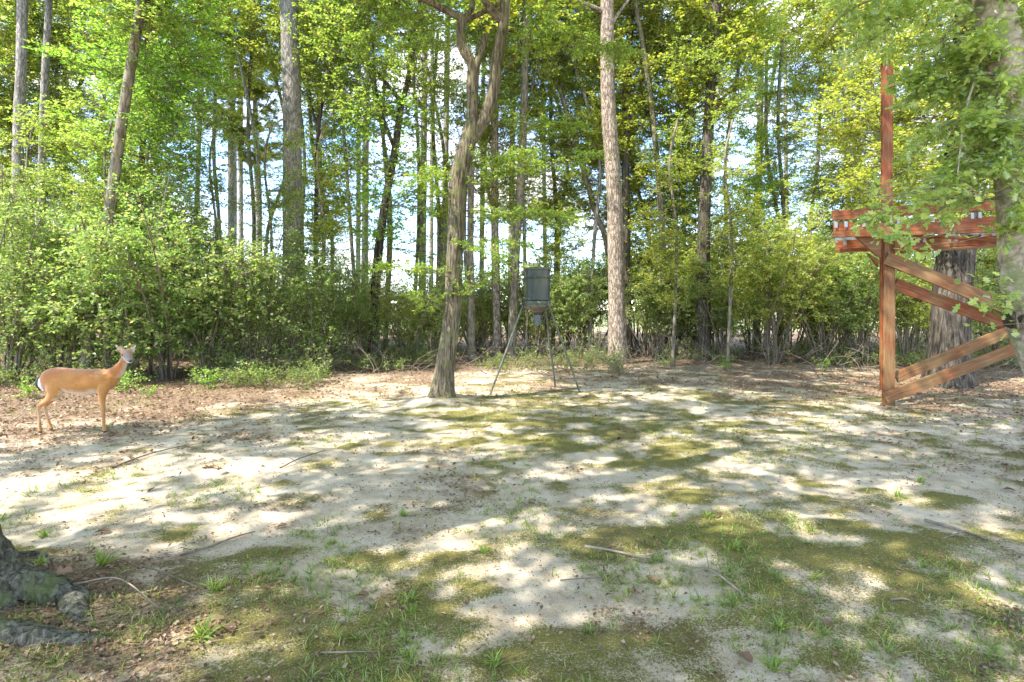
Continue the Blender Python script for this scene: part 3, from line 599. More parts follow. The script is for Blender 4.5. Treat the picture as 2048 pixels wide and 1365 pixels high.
# ------------------------------------------------------------------ undergrowth: every shrub a thing
def shrub(name, label, px, py, h, wd, kind, tint, group):
    x, y = G(px, py); me = (SHRUB+OPEN)[kind]; hh = [4.0, 3.6, 4.4, 3.4, 3.2, 4.6][kind]
    t = empty(name, g3(x, y), float(rngT.uniform(0, 6.28))); tag(t, label, 'bush', group)
    s = h/hh; w_ = wd*s
    put(me[0], t, 'foliage', (0, 0, 0), 0, (w_, w_, s), tint); put(me[1], t, 'stem', (0, 0, 0), 0, (w_, w_, s))
GL, GC, GR = 'shrubs of the left thicket', 'low brush across the middle of the woods edge', 'tall shrubs of the right thicket'
SH = [
 # label, px, py, height, width, mesh, tint, group
 ('dense leafy shrub at the far left behind the deer rump', 15, 765, 5.0, 1.0, 0, Gn, GL),
 ('dense shrub directly behind the back of the deer', 120, 760, 4.6, 1.0, 1, Gn, GL),
 ('bluish green shrub directly behind the head of the deer', 235, 762, 4.7, 1.0, 3, DG, GL),
 ('light green shrub first to the right of the deer head', 335, 757, 4.9, .95, 0, BG_, GL),
 ('dark shrub in the middle of left thicket', 425, 752, 4.5, 1.0, 1, DG, GL),
 ('dark leafy shrub left of the thick grey pine foot', 510, 748, 3.9, 1.0, 2, DG, GL),
 ('grey green shrub at the foot of thick grey pine', 590, 742, 3.9, 1.0, 3, Gn, GL),
 ('taller shrub rising behind the far left of the thicket', 40, 722, 5.4, 1.0, 2, DG, GL),
 ('taller shrub under the brown leaning trunk', 150, 720, 5.8, .9, 0, Gn, GL),
 ('taller shrub right of the brown leaning trunk', 250, 718, 6.2, .9, 1, BG_, GL),
 ('taller shrub above the light green shrub of the thicket', 340, 716, 5.0, 1.0, 3, Gn, GL),
 ('taller shrub under the lone far pine of the sky gap', 455, 714, 4.5, 1.0, 2, DG, GL),
 ('taller shrub behind the grey pine foot', 560, 712, 4.4, 1.0, 0, Gn, GL),
 ('yellowish open shrub right of the thick grey pine', 665, 722, 3.1, 1.0, 4, YG, GC),
 ('green open shrub beside slender forked hardwood', 730, 726, 3.2, 1.0, 4, Gn, GC),
 ('pale leafed open shrub left of the oak trunk', 815, 722, 3.0, 1.0, 4, YG, GC),
 ('shrub peeking out behind the oak trunk', 900, 715, 3.2, .9, 4, Gn, GC),
 ('shrub behind the left leg of the barrel feeder', 975, 712, 3.0, .9, 4, YG, GC),
 ('shrub directly behind the barrel feeder', 1075, 714, 3.6, .9, 4, YG, GC),
 ('shrub between feeder and pale flaking pine', 1160, 716, 4.0, .9, 5, Gn, GC),
 ('yellow green shrub behind the gap left of pale flaking pine', 1130, 700, 4.4, 1.0, 1, YG, GC),
 ('background shrub filling the gap behind the oak', 865, 702, 3.6, 1.0, 3, YG, GC),
 ('background shrub filling the gap beside the thin forked sapling', 690, 702, 3.6, 1.0, 3, Gn, GC),
 ('background shrub left of the slender pine near feeder', 960, 700, 3.6, 1.0, 1, YG, GC),
 ('dark open shrub right of pale flaking pine', 1300, 718, 3.8, .95, 5, DG, GR),
 ('shaded shrub under reddish slim trunk', 1345, 712, 4.6, 1.0, 0, DG, GR),
 ('thin stemmed shrub at the foot of large dark trunk', 1440, 722, 3.6, 1.0, 5, Gn, GR),
 ('big round bush with bare leaning stems left of red frame', 1545, 728, 5.4, 1.05, 5, YG, GR),
 ('bare stemmed bush touching the left ends of red rails', 1640, 726, 4.9, 1.0, 5, Gn, GR),
 ('bare stemmed bush behind the red post', 1725, 726, 4.4, 1.0, 5, Gn, GR),
 ('leafy bush behind the big round bush', 1500, 704, 6.0, 1.0, 2, Gn, GR),
 ('leafy bush behind the red post top', 1640, 702, 5.8, 1.0, 1, YG, GR),
 ('bush between red post and massive furrowed trunk', 1810, 728, 4.4, .95, 5, YG, GR),
 ('bush right of the massive furrowed trunk', 1990, 732, 4.0, 1.0, 4, Gn, GR),
 ('background bush behind the lattice of red braces', 1900, 706, 5.6, 1.0, 0, Gn, GR),
 ('background bush at the far right edge of woods', 2040, 706, 5.4, 1.0, 2, YG, GR),
 ('background shrub behind the large dark trunk', 1400, 700, 5.4, 1.0, 1, DG, GR),
]
for lb, px, py, h, wd, kd, ti, gr in SH: shrub('shrub', lb, px, py, h, wd, kd, ti, gr)
for lb, px, py, h in [('small leafy sapling on litter in front of the left thicket', 515, 775, .55), ('knee high green seedling right of the deer forelegs', 300, 800, .4), ('low leafy seedling left of oak at litter edge', 640, 765, .5),
                  ('little leafy sapling at the foot of pale flaking pine', 1195, 728, .55), ('low leafy plant at the woods edge right of pale pine', 1330, 735, .5), ('low leafy plant left of the red post', 1650, 740, .6),
                  ('low leafy plant beside the foot of large dark trunk', 1450, 738, .55), ('low bushy seedling under the bluish green shrub', 245, 790, .7), ('low bushy seedling behind the deer legs', 60, 795, .6), ('bushy seedling under the dark thicket shrub', 420, 782, .7)]:
    x, y = G(px, py); o = empty('seedling', g3(x, y)); put(SEED[px % 3], o, 'foliage', (0, 0, 0), 0, (1, 1, 1), BG_); s = h*1.5; o.scale = (s, s, s); o.rotation_euler.z = px
    tag(o, lb, 'seedling', 'low seedlings along the woods edge')
# smaller trees filling the canopy
for lb, px, py, h_, cs, tn in [
    ('leafy sapling canopy left of far left grey pine', -20, 712, 0, [(10, 120, C2, .85), (-20, 300, C1, .8)], Gn),
    ('bright green sapling canopy over the deer', 130, 708, 0, [(120, 180, W0, .9), (150, 20, W1, .9), (110, 340, C3, .7)], Gn),
    ('pale leafy sapling left of the thick grey pine', 500, 708, 0, [(500, 30, C4, .9), (440, 60, W0, .9), (420, -60, C0, .9)], YG),
    ('pale leafy sapling right of the thick grey pine', 640, 708, 0, [(660, 250, W1, .8), (620, 30, C1, .8), (690, 380, W0, .7), (560, 340, W0, .6), (640, 470, W1, .6)], YG),
    ('yellow green sapling over the barrel feeder', 1105, 706, 0, [(1110, 300, W0, .9), (1120, 440, C2, .6), (1080, 180, W1, .8), (1040, 380, W1, .7), (1170, 330, W0, .7)], YG),
    ('leafy sapling behind the pale flaking pine', 1250, 705, 0, [(1245, 240, C3, .75), (1240, 410, C0, .6), (1190, 90, C4, .8), (1300, 440, W1, .7)], Gn),
    ('leafy sapling above the shaded shrub right of pale pine', 1360, 704, 0, [(1370, 330, C1, .7), (1350, 40, C2, .85)], YG),
    ('leafy sapling in the gap behind the oak trunk', 870, 706, 0, [(880, 330, W1, .8), (830, 460, W0, .7), (930, 450, W1, .7), (860, 120, W0, .8)], YG),
    ('leafy sapling beside the slender forked hardwood', 770, 708, 0, [(730, 300, W0, .8), (760, 450, W1, .75), (700, 200, W1, .7)], BG_),
    ('open canopied sapling above the big round bush', 1560, 706, 0, [(1600, 60, W1, 1.0), (1500, 150, W0, 1.0), (1560, 330, C4, .6)], YG),
    ('leafy sapling behind the tall red post', 1720, 706, 0, [(1690, 130, C0, .8), (1740, 330, C3, .6), (1660, -30, C1, .9)], YG),
    ('leafy sapling behind the right edge tree', 2030, 706, 0, [(2040, 120, C2, .9), (2000, 330, C1, .7)], YG)]:
    x, y = G(px, py)
    tree('sapling', lb, 'leafy saplings inside the woods', y, [(px, py), (px+8, 450), (px-4, 250), (px+6, 60)], 9, 6, BK_H, 9,
         [(a, b, rngT.uniform(-.6, .6), me, s, s*.8, tn) for a, b, me, s in cs], seg=8, rings=24)

# deeper growth that shows only in fragments between the front plants
DG1, DG2 = 'deep undergrowth behind the front shrubs', 'leafy trees deep in the woods'
for k in range(38):
    row = k % 2; d = (20, 23.5)[row]+rngT.uniform(-1, 1); px = -120+2300*((k//2)+.5*row+rngT.uniform(-.2, .2))/19
    kd = [0, 5, 2, 4, 5][k % 5]; h = rngT.uniform(3.2, 4.6)
    if 380 < px < 560 or 680 < px < 930: h = rngT.uniform(2.8, 3.6)
    if px > 1250 or px < 330: h *= 1.25
    shrub('shrub', 'deep thicket shrub seen only in fragments behind the front shrubs', px, HY+H*F/d, h, 1.15, kd, [YG, Gn, YG, BG_][k % 4], DG1)
for k in range(40):
    px = -60+2180*(k+rngT.uniform(-.3, .3))/39; d = rngT.uniform(18.5, 24)
    gap = 370 < px < 560 or 690 < px < 910
    ys = [rngT.uniform(-60, 60)] if gap else [rngT.uniform(-60, 60), rngT.uniform(120, 230), rngT.uniform(300, 390)]
    if px > 1240 and k % 2 == 0: ys.append(rngT.uniform(400, 470))
    tree('sapling', 'leafy slender tree deep in the woods among many like it', DG2, d, [(px, HY+H*F/d), (px+rngT.uniform(-20, 20), 480), (px+rngT.uniform(-35, 35), 300), (px+rngT.uniform(-60, 60), 60)], 8, 6, BK_G, 10,
         [(px+rngT.uniform(-45, 45), y_, rngT.uniform(-.5, .5), (CROWN+WISPY)[int(rngT.integers(7))], (.7 if y_ > 100 else .85), (.55 if y_ > 100 else .65), [YG, Gn, YG, BG_][k % 4]) for y_ in ys], seg=7, rings=20)

for lb, px, d, ys in [('wispy sapling rising through the thicket at far left', 60, 13.2, (330, 450)), ('wispy sapling rising behind the deer head', 215, 13.0, (350, 460)), ('wispy sapling right of brown leaning trunk', 300, 13.6, (300, 420)),
                      ('wispy dark sapling standing in the sky gap left of the thick grey pine', 425, 14.2, (290, 400)), ('wispy sapling just left of the thick grey pine', 535, 14.8, (330, 440)), ('wispy sapling just right of the thick grey pine', 640, 15.4, (400, 500)),
                      ('wispy sapling under the big round bush left side', 1455, 15.2, (380, 480)), ('wispy sapling between large dark trunk and pale flaking pine', 1345, 15.6, (400, 520))]:
    tree('sapling', lb, 'wispy saplings rising through the thickets', d, [(px, HY+H*F/d), (px+8, 480), (px-6, 330), (px+10, 240)], 7, 4, BK_H, 0,
         [(px+rngT.uniform(-15, 15), y_, rngT.uniform(-.2, .2), WISPY[k_ % 2], .52, .40, DG if px < 600 else YG) for k_, y_ in enumerate(ys)], seg=7, rings=24)

# ------------------------------------------------------------------ loose cover: litter, brush, moss, grass (nobody could count these)
rng = np.random.default_rng(99)
def scatter(n, y0, y1, half, f, power=1.0):
    u = rng.random(n); y = y0*(y1/y0)**u; x = (rng.random(n)*2-1)*half*y
    k = rng.random(n) < f(x, y); return x[k], y[k]
def litter_f(x, y): return np.clip(masks(x, y)[1]*1.3-.25, .015, 1)
x, y = scatter(170000, 2.2, 24, 1.0, litter_f); n = len(x)
z = gh(x, y)+.008+rng.random(n)*.018
o = mk('leaf_litter', [(*leaves(np.stack([x, y, z], -1), np.concatenate([rng.normal(0, 1, (n, 2)), rng.normal(0, .25, (n, 1))], 1), np.array([[0, 0, 1.]])+rng.normal(0, .45, (n, 3)), rng.uniform(.02, .075, n)*np.clip(y/7, .5, 1), LEAF_D, rng, .85)[:2], 0, None)], LDR)
a = o.data.attributes['tone']; a.data.foreach_set('value', np.repeat(rng.random(n), 4)); tag(o, 'brown fallen leaves carpeting the ground under the woods', 'leaf litter', kind='stuff')
# pine needles and straw
x, y = scatter(60000, 2.2, 14, 1.0, lambda x, y: np.clip(masks(x, y)[1]*.9, .03, 1)*np.clip(1.2-masks(x, y)[0]*1.3, .1, 1)); n = len(x)
A = np.stack([x, y, gh(x, y)+.012], -1); th = rng.uniform(0, PI, n); B = A+np.stack([np.cos(th), np.sin(th), rng.normal(0, .06, n)], -1)*rng.uniform(.05, .16, n)[:, None]
V, Fq = tubes(A, B, .0009, .0007, 3)
o = mk('pine_straw', [(V, Fq, 0, None)], simple('pine_straw', (.36, .24, .14), .8, var=.4, nscale=3)); tag(o, 'thin brown pine straw scattered over sand and moss', 'pine straw', kind='stuff')
# small dark crumbs of bark and leaf on the sand
x, y = scatter(60000, 2.1, 13, 1.0, lambda x, y: np.clip((fbm(np.stack([x*2.2, y*4, 0*x], -1), 61, 3)-.42)*4, .06, 1)); n = len(x)
lv = leaves(np.stack([x, y, gh(x, y)+.004+rng.random(n)*.008], -1), np.concatenate([rng.normal(0, 1, (n, 2)), rng.normal(0, .3, (n, 1))], 1), np.array([[0, 0, 1.]])+rng.normal(0, .5, (n, 3)), rng.uniform(.006, .022, n)*np.clip(y/5, .7, 1.7), LEAF_D, rng, .9)
o = mk('ground_debris', [(lv[0], lv[1], 0, lv[2]*.6)], LDR); tag(o, 'tiny dark crumbs of bark and leaf strewn over the sand', 'debris', kind='stuff')
# knee high undergrowth at the edge and inside the woods
rg = np.random.default_rng(8); acc = newacc()
for k in range(3200):
    u = rg.random(); px = rg.uniform(-100, 2150); near_ = 10.9 if px < 640 else 13.8
    if px > 1250: near_ = 15
    d = near_*(20/near_)**(rg.random()**1.0); X = (px-CX)/F*d; az = rg.uniform(0, 6.28)
    if vn(np.array([[X*.7, d*.7, 0.]]), 19)[0] < .45: continue
    make_bough(rg, (X, d, float(gh(X, d))), (math.cos(az)*.7, math.sin(az)*.7, 1), rg.uniform(.25, .5 if d < near_+1.2 else 1.1), 4, 9, .055, up=.1, twl=.28, acc=acc, r0=.005, flat=.6)
o = mk('undergrowth', acc_parts(acc, rg), [TW, LS]); o.color = (.8, .78, .75, 1); tag(o, 'knee high leafy undergrowth along the foot of the woods', 'undergrowth', kind='stuff')
# tangled dead brush along the edge
A, B, ra = [], [], []
for _ in range(800):
    px = rng.uniform(-80, 2100); d = rng.uniform(12.5, 19); p = np.array([(px-CX)/F*d, d, float(gh((px-CX)/F*d, d))+rng.uniform(0, .25)])
    q = np.array([rng.normal(0, .9), rng.normal(0, .6), abs(rng.normal(.4, .5))]); q /= np.linalg.norm(q); ln = rng.uniform(.4, 1.5); r_ = rng.uniform(.004, .011)
    for k in range(4):
        p2 = p+q*ln/4; A.append(p); B.append(p2); ra.append(r_*(1-.2*k)); p = p2; q = q+rng.normal(0, .22, 3); q /= np.linalg.norm(q)
        if k == 2:
            for _k in range(2): A.append(p); B.append(p+(q+rng.normal(0, .6, 3))*ln*.2); ra.append(r_*.4)
V, Fq = tubes(A, B, np.array(ra), np.array(ra)*.8, 4)
o = mk('dead_brush', [(V, Fq, 0, None)], TW); tag(o, 'tangle of dead pale twigs lying along the woods edge', 'dead brush', kind='stuff')
# moss blades
x, y = scatter(300000, 2.0, 9.5, 1.0, lambda x, y: np.clip((masks(x, y)[0]-.30)*1.0, 0, .5)*np.clip((fbm(np.stack([x*34, y*34, 0*x], -1), 3, 3)-.42)*6, 0, 1)); n = len(x)
P = np.stack([x, y, gh(x, y)+.004], -1); D = np.array([[0, 0, 1.]])+rng.normal(0, .7, (n, 3)); 
lv = leaves(P, D, rng.normal(0, 1, (n, 3)), rng.uniform(.007, .017, n)*np.clip(y/4.5, .8, 1.6), (np.array([[-.16, 0, 0], [.16, 0, 0], [0, 1, 0]]), np.array([[0, 1, 2]])), rng, 1.0)
o = mk('moss', [(lv[0], lv[1], 0, lv[2])], LMO); tag(o, 'dark olive moss growing in patches on the sand', 'moss', kind='stuff')
# grass
BL = (np.array([[-.05, 0, 0], [.05, 0, 0], [.04, .55, .05], [-.04, .55, .05], [0, 1, -.12]]), np.array([[0, 1, 2], [0, 2, 3], [3, 2, 4]]))
def tuft(rng, c, nb, hgt, spread=.8):
    P = c+np.concatenate([rng.normal(0, hgt*.13, (nb, 2)), np.zeros((nb, 1))], 1); D = np.concatenate([rng.normal(0, spread, (nb, 2)), np.abs(rng.normal(.8, .3, (nb, 1)))], 1)
    Nn = np.array([[0, 0, 1.]])+rng.normal(0, .3, (nb, 3))-D*.0
    return P, D, Nn, hgt*rng.uniform(.5, 1.15, nb)
def grass_f(x, y):
    g = vn(np.stack([x*1.5, y*1.5, 0*x], -1), 77); m = table(MOSS_SHADE, x, y)
    return np.clip((g-.5)*3.5+(m-.35)*.5, .03, 1)*np.clip((13.5-y)/2, 0, 1)
x, y = scatter(22000, 2.1, 14, 1.0, grass_f); acc = [[], [], [], []]
for a, b in zip(x, y):
    q = tuft(rng, np.array([a, b, float(gh(a, b))]), int(rng.integers(4, 14)), rng.uniform(.02, .07)*(1+.03*b), .95)
    for k in range(4): acc[k].append(q[k])
lv = leaves(*[np.concatenate(k) for k in acc], BL, rng, .75)
o = mk('grass', [(lv[0], lv[1], 0, lv[2])], LGR); tag(o, 'sparse short grass sprouting all over the clearing', 'grass', kind='stuff')
# the clumps that stand out
TF = [('bright grass clump just above the root at lower left', 400, 1282, .13), ('grass clump between the mossy roots and the moss', 432, 1192, .11), ('grass clump on bare sand in the right foreground centre', 1472, 1100, .10),
      ('spiky grass clump at the bottom right of centre', 1545, 1330, .09), ('pale grass clump near the right bottom of the clearing', 1560, 1258, .10), ('grass clump above the sandy round spot in the foreground', 822, 1200, .10),
      ('bright grass clump beside the sandy round spot', 822, 1222, .07), ('broad leafed grass clump at the bottom centre', 990, 1325, .08), ('grass clump at centre of the mossy foreground', 1178, 1255, .07), ('grass clump on bright sand left of centre', 808, 1028, .08),
      ('tall thin grass blades beside the mossy tree foot', 205, 1160, .12), ('grass clump left of the tall thin blades', 85, 1165, .10), ('small grass clump on bare left sand', 88, 1075, .09), ('small bright grass clump at the bottom middle', 812, 1310, .07),
      ('grass clump just right of the shadow line in the middle', 970, 1100, .09), ('grass clump at the right edge of the middle clearing', 1800, 1000, .10), ('low grass clump at the bottom right corner', 1985, 1322, .07), ('grass clump below the sand patch at far right', 1840, 965, .09),
      ('small grass clump behind the fallen forked stick', 1415, 1035, .09), ('grass clump right of the fallen forked stick', 1630, 1165, .07)]
for lb, px, py, hg in TF:
    X, Y = G(px, py); q = tuft(rng, np.zeros(3), 34, hg, .8); lv = leaves(*q, BL, rng, .9)
    o = mk('grass_tuft', [(lv[0], lv[1], 0, lv[2]*.8)], LGR); o.location = g3(X, Y); o.color = (1.1, 1.15, .9, 1); tag(o, lb, 'grass tuft', 'grass clumps that stand out in the clearing')
# fallen sticks
def stick(lb, pts, w_, mat=TW, twigs=()):
    q = []
    for px, py, dz in pts:
        X, Y = G(px, py); q.append((X, Y, float(gh(X, Y))+.012+dz))
    q = np.array(q); b = q[0].copy(); w_ *= .72; V, Fq = tube(q-b, [w_, w_*.45], 8, 40, bark=.3, seed=len(lb), lump=.15); ps = [(V, Fq, 0, None)]
    for tp in twigs:
        q2 = []
        for px, py, dz in tp:
            X, Y = G(px, py); q2.append((X, Y, float(gh(X, Y))+.012+dz))
        V, Fq = tube(np.array(q2)-b, [w_*.5, w_*.25], 6, 16, bark=.1, seed=3); ps.append((V, Fq, 0, None))
    o = mk('fallen_stick', ps, mat, smooth=True); o.location = tuple(b); tag(o, lb, 'stick')
stick('pale forked fallen stick lying on the moss right of centre', [(1492, 1198, .0), (1440, 1162, .02), (1410, 1145, .02), (1362, 1130, .0)], .009, TWP, [[(1440, 1162, .02), (1400, 1160, .03), (1362, 1132, .0)], [(1418, 1148, .02), (1412, 1118, .06)]])
stick('long dark stick on the sand left of centre', [(360, 1122, 0), (420, 1105, .01), (470, 1085, .01), (510, 1070, 0)], .010, TW)
stick('thick broken stick on sand at the right', [(1850, 1048, .01), (1895, 1062, .01), (1945, 1075, 0), (1975, 1088, 0)], .016, TW, [[(1930, 1072, .01), (1880, 1088, .0)]])
stick('long thin twig lying right of centre in the clearing', [(1660, 1007, .01), (1720, 1020, .02), (1785, 1033, 0)], .007, TW)
stick('long thin dark branch on sand in front of the thicket', [(560, 940, 0), (600, 925, .02), (650, 905, 0)], .012, TW, [[(590, 928, .01), (560, 915, .03)]])
stick('thin twig on the sand right of the deer', [(225, 940, 0), (300, 915, .02), (375, 893, 0)], .011, TW)
stick('pale twig on moss at the bottom left of centre', [(640, 1308, 0), (700, 1312, .01), (760, 1305, 0)], .006, TWP)
stick('thin twig crossing the sand band in the foreground', [(1120, 1158, 0), (1160, 1158, .01), (1225, 1152, 0)], .006, TW)
stick('root like stick on the mossy ground right of middle', [(1170, 1092, 0), (1225, 1105, .01), (1300, 1118, 0)], .014, TWP)
stick('slender twig over the roots in lower left', [(275, 1150, .0), (330, 1180, .03), (420, 1200, .0)], .007, TW)
stick('twig lying across the mossy root tip', [(150, 1235, .06), (240, 1215, .06), (330, 1248, .0)], .006, TWP)
stick('curved pale twig in the left foreground moss', [(640, 1160, 0), (680, 1185, .01), (735, 1195, 0)], .005, TWP)
stick('short dark twig on moss at bottom right', [(1780, 1205, 0), (1810, 1208, .01), (1830, 1214, 0)], .008, TW)
stick('pale curled vine branch lying right of the pale pine foot', [(1245, 728, .05), (1290, 722, .15), (1330, 715, .25), (1345, 722, .1), (1320, 728, .05)], .018, TWP, [[(1290, 722, .15), (1310, 712, .3), (1325, 720, .12)]])
stick('long dead branch on litter right of the pale pine', [(1300, 738, .02), (1350, 742, .05), (1400, 746, .03)], .030, TW)
stick('grey dead branch leaning low behind the deer', [(20, 842, .0), (48, 835, .08), (75, 820, .15)], .010, TWP)
# notable single leaves
lt = leaves(np.zeros((1, 3)), np.array([[0, 1., 0]]), np.array([[0, 0, 1.]]), np.array([1.]), LEAF_L, rng); lo = leaves(np.zeros((1, 3)), np.array([[0, 1., 0]]), np.array([[0, 0, 1.]]), np.array([1.]), LEAF_O, rng)
LFM = [mk('fallen_leaf', [(lt[0]*[1, 1, 1.6], lt[1], 0, np.full(len(lt[0]), .55))], LDR, link=False), mk('fallen_leaf', [(lo[0]*[1.5, 1, 2], lo[1], 0, np.full(len(lo[0]), .4))], LDR, link=False)]
FL = [('curled brown bark chip like leaf on left bright sand', 222, 1072, .10, 1, 1.9), ('big orange lobed leaf on the mossy tree foot', 75, 1228, .13, 0, 4.0), ('second orange lobed leaf lower on the mossy tree foot', 105, 1238, .12, 0, 5.2), ('brown leaf clump on bright left sand', 430, 945, .15, 0, 1.2),
      ('darker brown leaf beside the leaf clump on left sand', 448, 948, .13, 0, 3.2), ('pinkish curled leaf on the sand band right of centre', 1315, 1165, .075, 1, .6), ('reddish leaf near the shadow line in the centre', 988, 970, .06, 1, 2.2), ('rusty leaf at the far right edge', 2032, 985, .09, 1, 1.1),
      ('tan leaf on the moss left of bottom centre', 935, 1212, .05, 1, .3), ('tan leaf beside the twig in left foreground moss', 740, 1195, .085, 1, 1.6), ('tan leaf right of the lower left grass clump', 465, 1275, .10, 1, 1.0), ('brown leaf on left sand near the deer tracks', 310, 983, .07, 1, 2.6),
      ('brown oak leaf flat on the sand left of centre', 575, 1057, .085, 1, 1.7), ('small tan leaf on the pale sand band', 1270, 1181, .05, 1, .2), ('brown leaf near the bottom right sand', 1665, 1252, .07, 1, 1.9), ('curled leaf at the bottom right beside the spiky clump', 1505, 1325, .08, 1, .5)]
for lb, px, py, s, k, a in FL:
    X, Y = G(px, py); o = ob('fallen_leaf', LFM[k]); zz = .03 if k else .04
    if py in (1228, 1238): X, Y = X-.02, Y-.02; zz = .16
    o.location = (X, Y, float(gh(X, Y))+zz*.6); o.rotation_euler = (rng.normal(.1, .15), rng.normal(.1, .2), a); o.scale = (s, s, s); tag(o, lb, 'fallen leaf')

# ------------------------------------------------------------------ barrel feeder on three legs
def feeder():
    d = 10.7; cx, cy = W(1075, 600, d)[:2]; t = empty('barrel_feeder', (cx, cy, float(gh(cx, cy)))); b = np.array(t.location)
    tag(t, 'dark green barrel game feeder raised on three thin pipe legs', 'feeder')
    def P(px, py, dd=0): return W(px, py, d+dd)-b
    def lathe(prof, n=40):
        th = np.linspace(0, 2*PI, n, endpoint=False); V = np.array([[r*math.cos(a), r*math.sin(a), z] for z, r in prof for a in th]); k = len(prof)
        i = np.arange(k-1)[:, None]*n; j = np.arange(n)[None]; j2 = (j+1) % n
        return V, np.stack([i+j, i+j2, i+n+j2, i+n+j], -1).reshape(-1, 4)
    green = simple('feeder_paint', (.035, .043, .03), .42, var=.45, nscale=6, bump=.12, c2=(.095, .088, .05), stretch=(1, 1, .25))
    rust = simple('feeder_funnel', (.12, .085, .07), .5, var=.3, nscale=9, bump=.2, c2=(.2, .14, .11))
    olive = simple('feeder_band', (.09, .105, .07), .5, var=.4, nscale=12)
    pipe = simple('leg_pipe', (.10, .115, .085), .6, var=.35, nscale=14, metal=.1, c2=(.17, .14, .09), stretch=(1, 1, .3)); blk = simple('black_plastic', (.015, .015, .015), .5)
    zt, zb = 2.40-b[2], 1.76-b[2]
    pr = [(zb, .0), (zb, .24), (zb+.02, .248)]
    for z in np.linspace(zb+.04, zt-.02, 30):
        r = .243; f = (z-zb)/(zt-zb)
        if abs(f-.06) < .03 or abs(f-.74) < .025: r = .254
        pr.append((z, r))
    pr += [(zt, .246)]
    V, Fq = lathe(pr); mk('barrel', [(V, Fq, 0, None)], green, t, smooth=True)
    V, Fq = lathe([(zt-.035, .25), (zt-.035, .262), (zt+.0, .264), (zt+.012, .255), (zt+.016, .2), (zt+.03, .05), (zt+.03, .001)]); mk('lid', [(V, Fq, 0, None)], olive, t, smooth=True)
    V, Fq = lathe([(zb+.005, .248), (zb+.002, .256), (zb-.045, .256), (zb-.05, .248), (zb-.10, .245)]); bd = mk('clamp_band', [(V, Fq, 0, None)], olive, t, smooth=True)
    V, Fq = lathe([(zb-.10, .245), (zb-.115, .235), (zb-.20, .10), (zb-.215, .085)]); mk('funnel', [(V, Fq, 0, None)], rust, t, smooth=True)
    V, Fq = lathe([(zb-.21, .07), (zb-.25, .07), (zb-.25, .05), (zb-.265, .05)]); mk('spinner_guard', [(V, Fq, 0, None)], blk, t)
    V, Fq = lathe([(zb-.262, .0), (zb-.262, .078), (zb-.45, .076), (zb-.46, .07), (zb-.46, .0)], 20); mk('motor_box', [(V, Fq, 0, None)], simple('motor_box', (.09, .10, .085), .5), t)
    zl = zb-.03
    for k, (ang, foot) in enumerate([(PI*1.03, (979, 786)), (-.75, (1161, 784)), (.95, (1111, 771))]):
        a0 = np.array([math.cos(ang)*.265, math.sin(ang)*.265, zl]); fx, fy = G(*foot); f0 = np.array([fx, fy, float(gh(fx, fy))-.03])-b
        m = a0*.5+f0*.5
        V, Fq = tube([a0, m, f0], [.0185, .0185], 10, 8); lg = mk('leg', [(V, Fq, 0, None)], pipe, t, smooth=True)
        u = (f0-a0)/np.linalg.norm(f0-a0); V, Fq = tube([m-u*.06, m+u*.06], [.021, .021], 10, 4); mk('coupler', [(V, Fq, 0, None)], TW if k == 0 else pipe, lg)
        V, Fq = bgrid((-.03, .03), (-.025, .025), (-.05, .04)); br = mk('bracket', [(V, Fq, 0, None)], blk if k == 0 else olive, t); br.location = a0; br.rotation_euler.z = ang
        V, Fq = tube([(.025, 0, 0), (.05, 0, 0)], [.012, .012], 6, 2); mk('bolt', [(V, Fq, 0, None)], pipe, br)
feeder()

# ------------------------------------------------------------------ red stained timber frame
def redwood(name, fade):
    m, n, out = nodes(name); l = n.links.new
    tcn = N(n, 'ShaderNodeTexCoord'); mp = N(n, 'ShaderNodeMapping'); mp.inputs['Scale'].default_value = (1.2, 14, 14); l(tcn.outputs['Object'], mp.inputs['Vector'])
    g = N(n, 'ShaderNodeTexNoise'); g.inputs['Scale'].default_value = 3; g.inputs['Detail'].default_value = 6; g.inputs['Distortion'].default_value = .5; l(mp.outputs[0], g.inputs['Vector'])
    q = N(n, 'ShaderNodeTexNoise'); q.inputs['Scale'].default_value = 2.2; q.inputs['Detail'].default_value = 5; l(tcn.outputs['Object'], q.inputs['Vector'])
    r = ramp(n, [(.3, (.10, .026, .008)), (.5, (.19, .050, .014)), (.7, (.27, .085, .026))]); l(g.outputs['Fac'], r.inputs['Fac'])
    rf = ramp(n, [(.62-fade, (0, 0, 0)), (.80-fade*.6, (.8, .8, .8))]); l(q.outputs['Fac'], rf.inputs['Fac'])
    wd = ramp(n, [(.3, (.13, .085, .035)), (.7, (.27, .16, .065))]); l(g.outputs['Fac'], wd.inputs['Fac'])
    mx = N(n, 'ShaderNodeMixRGB'); l(rf.outputs[0], mx.inputs['Fac']); l(r.outputs[0], mx.inputs['Color1']); l(wd.outputs[0], mx.inputs['Color2'])
    p = N(n, 'ShaderNodeBsdfPrincipled'); p.inputs['Roughness'].default_value = .65; p.inputs['Specular IOR Level'].default_value = .3; l(mx.outputs[0], p.inputs['Base Color'])
    bu = N(n, 'ShaderNodeBump'); bu.inputs['Strength'].default_value = .35; bu.inputs['Distance'].default_value = .006; l(g.outputs['Fac'], bu.inputs['Height']); l(bu.outputs[0], p.inputs['Normal'])
    l(p.outputs[0], out.inputs['Surface']); return m
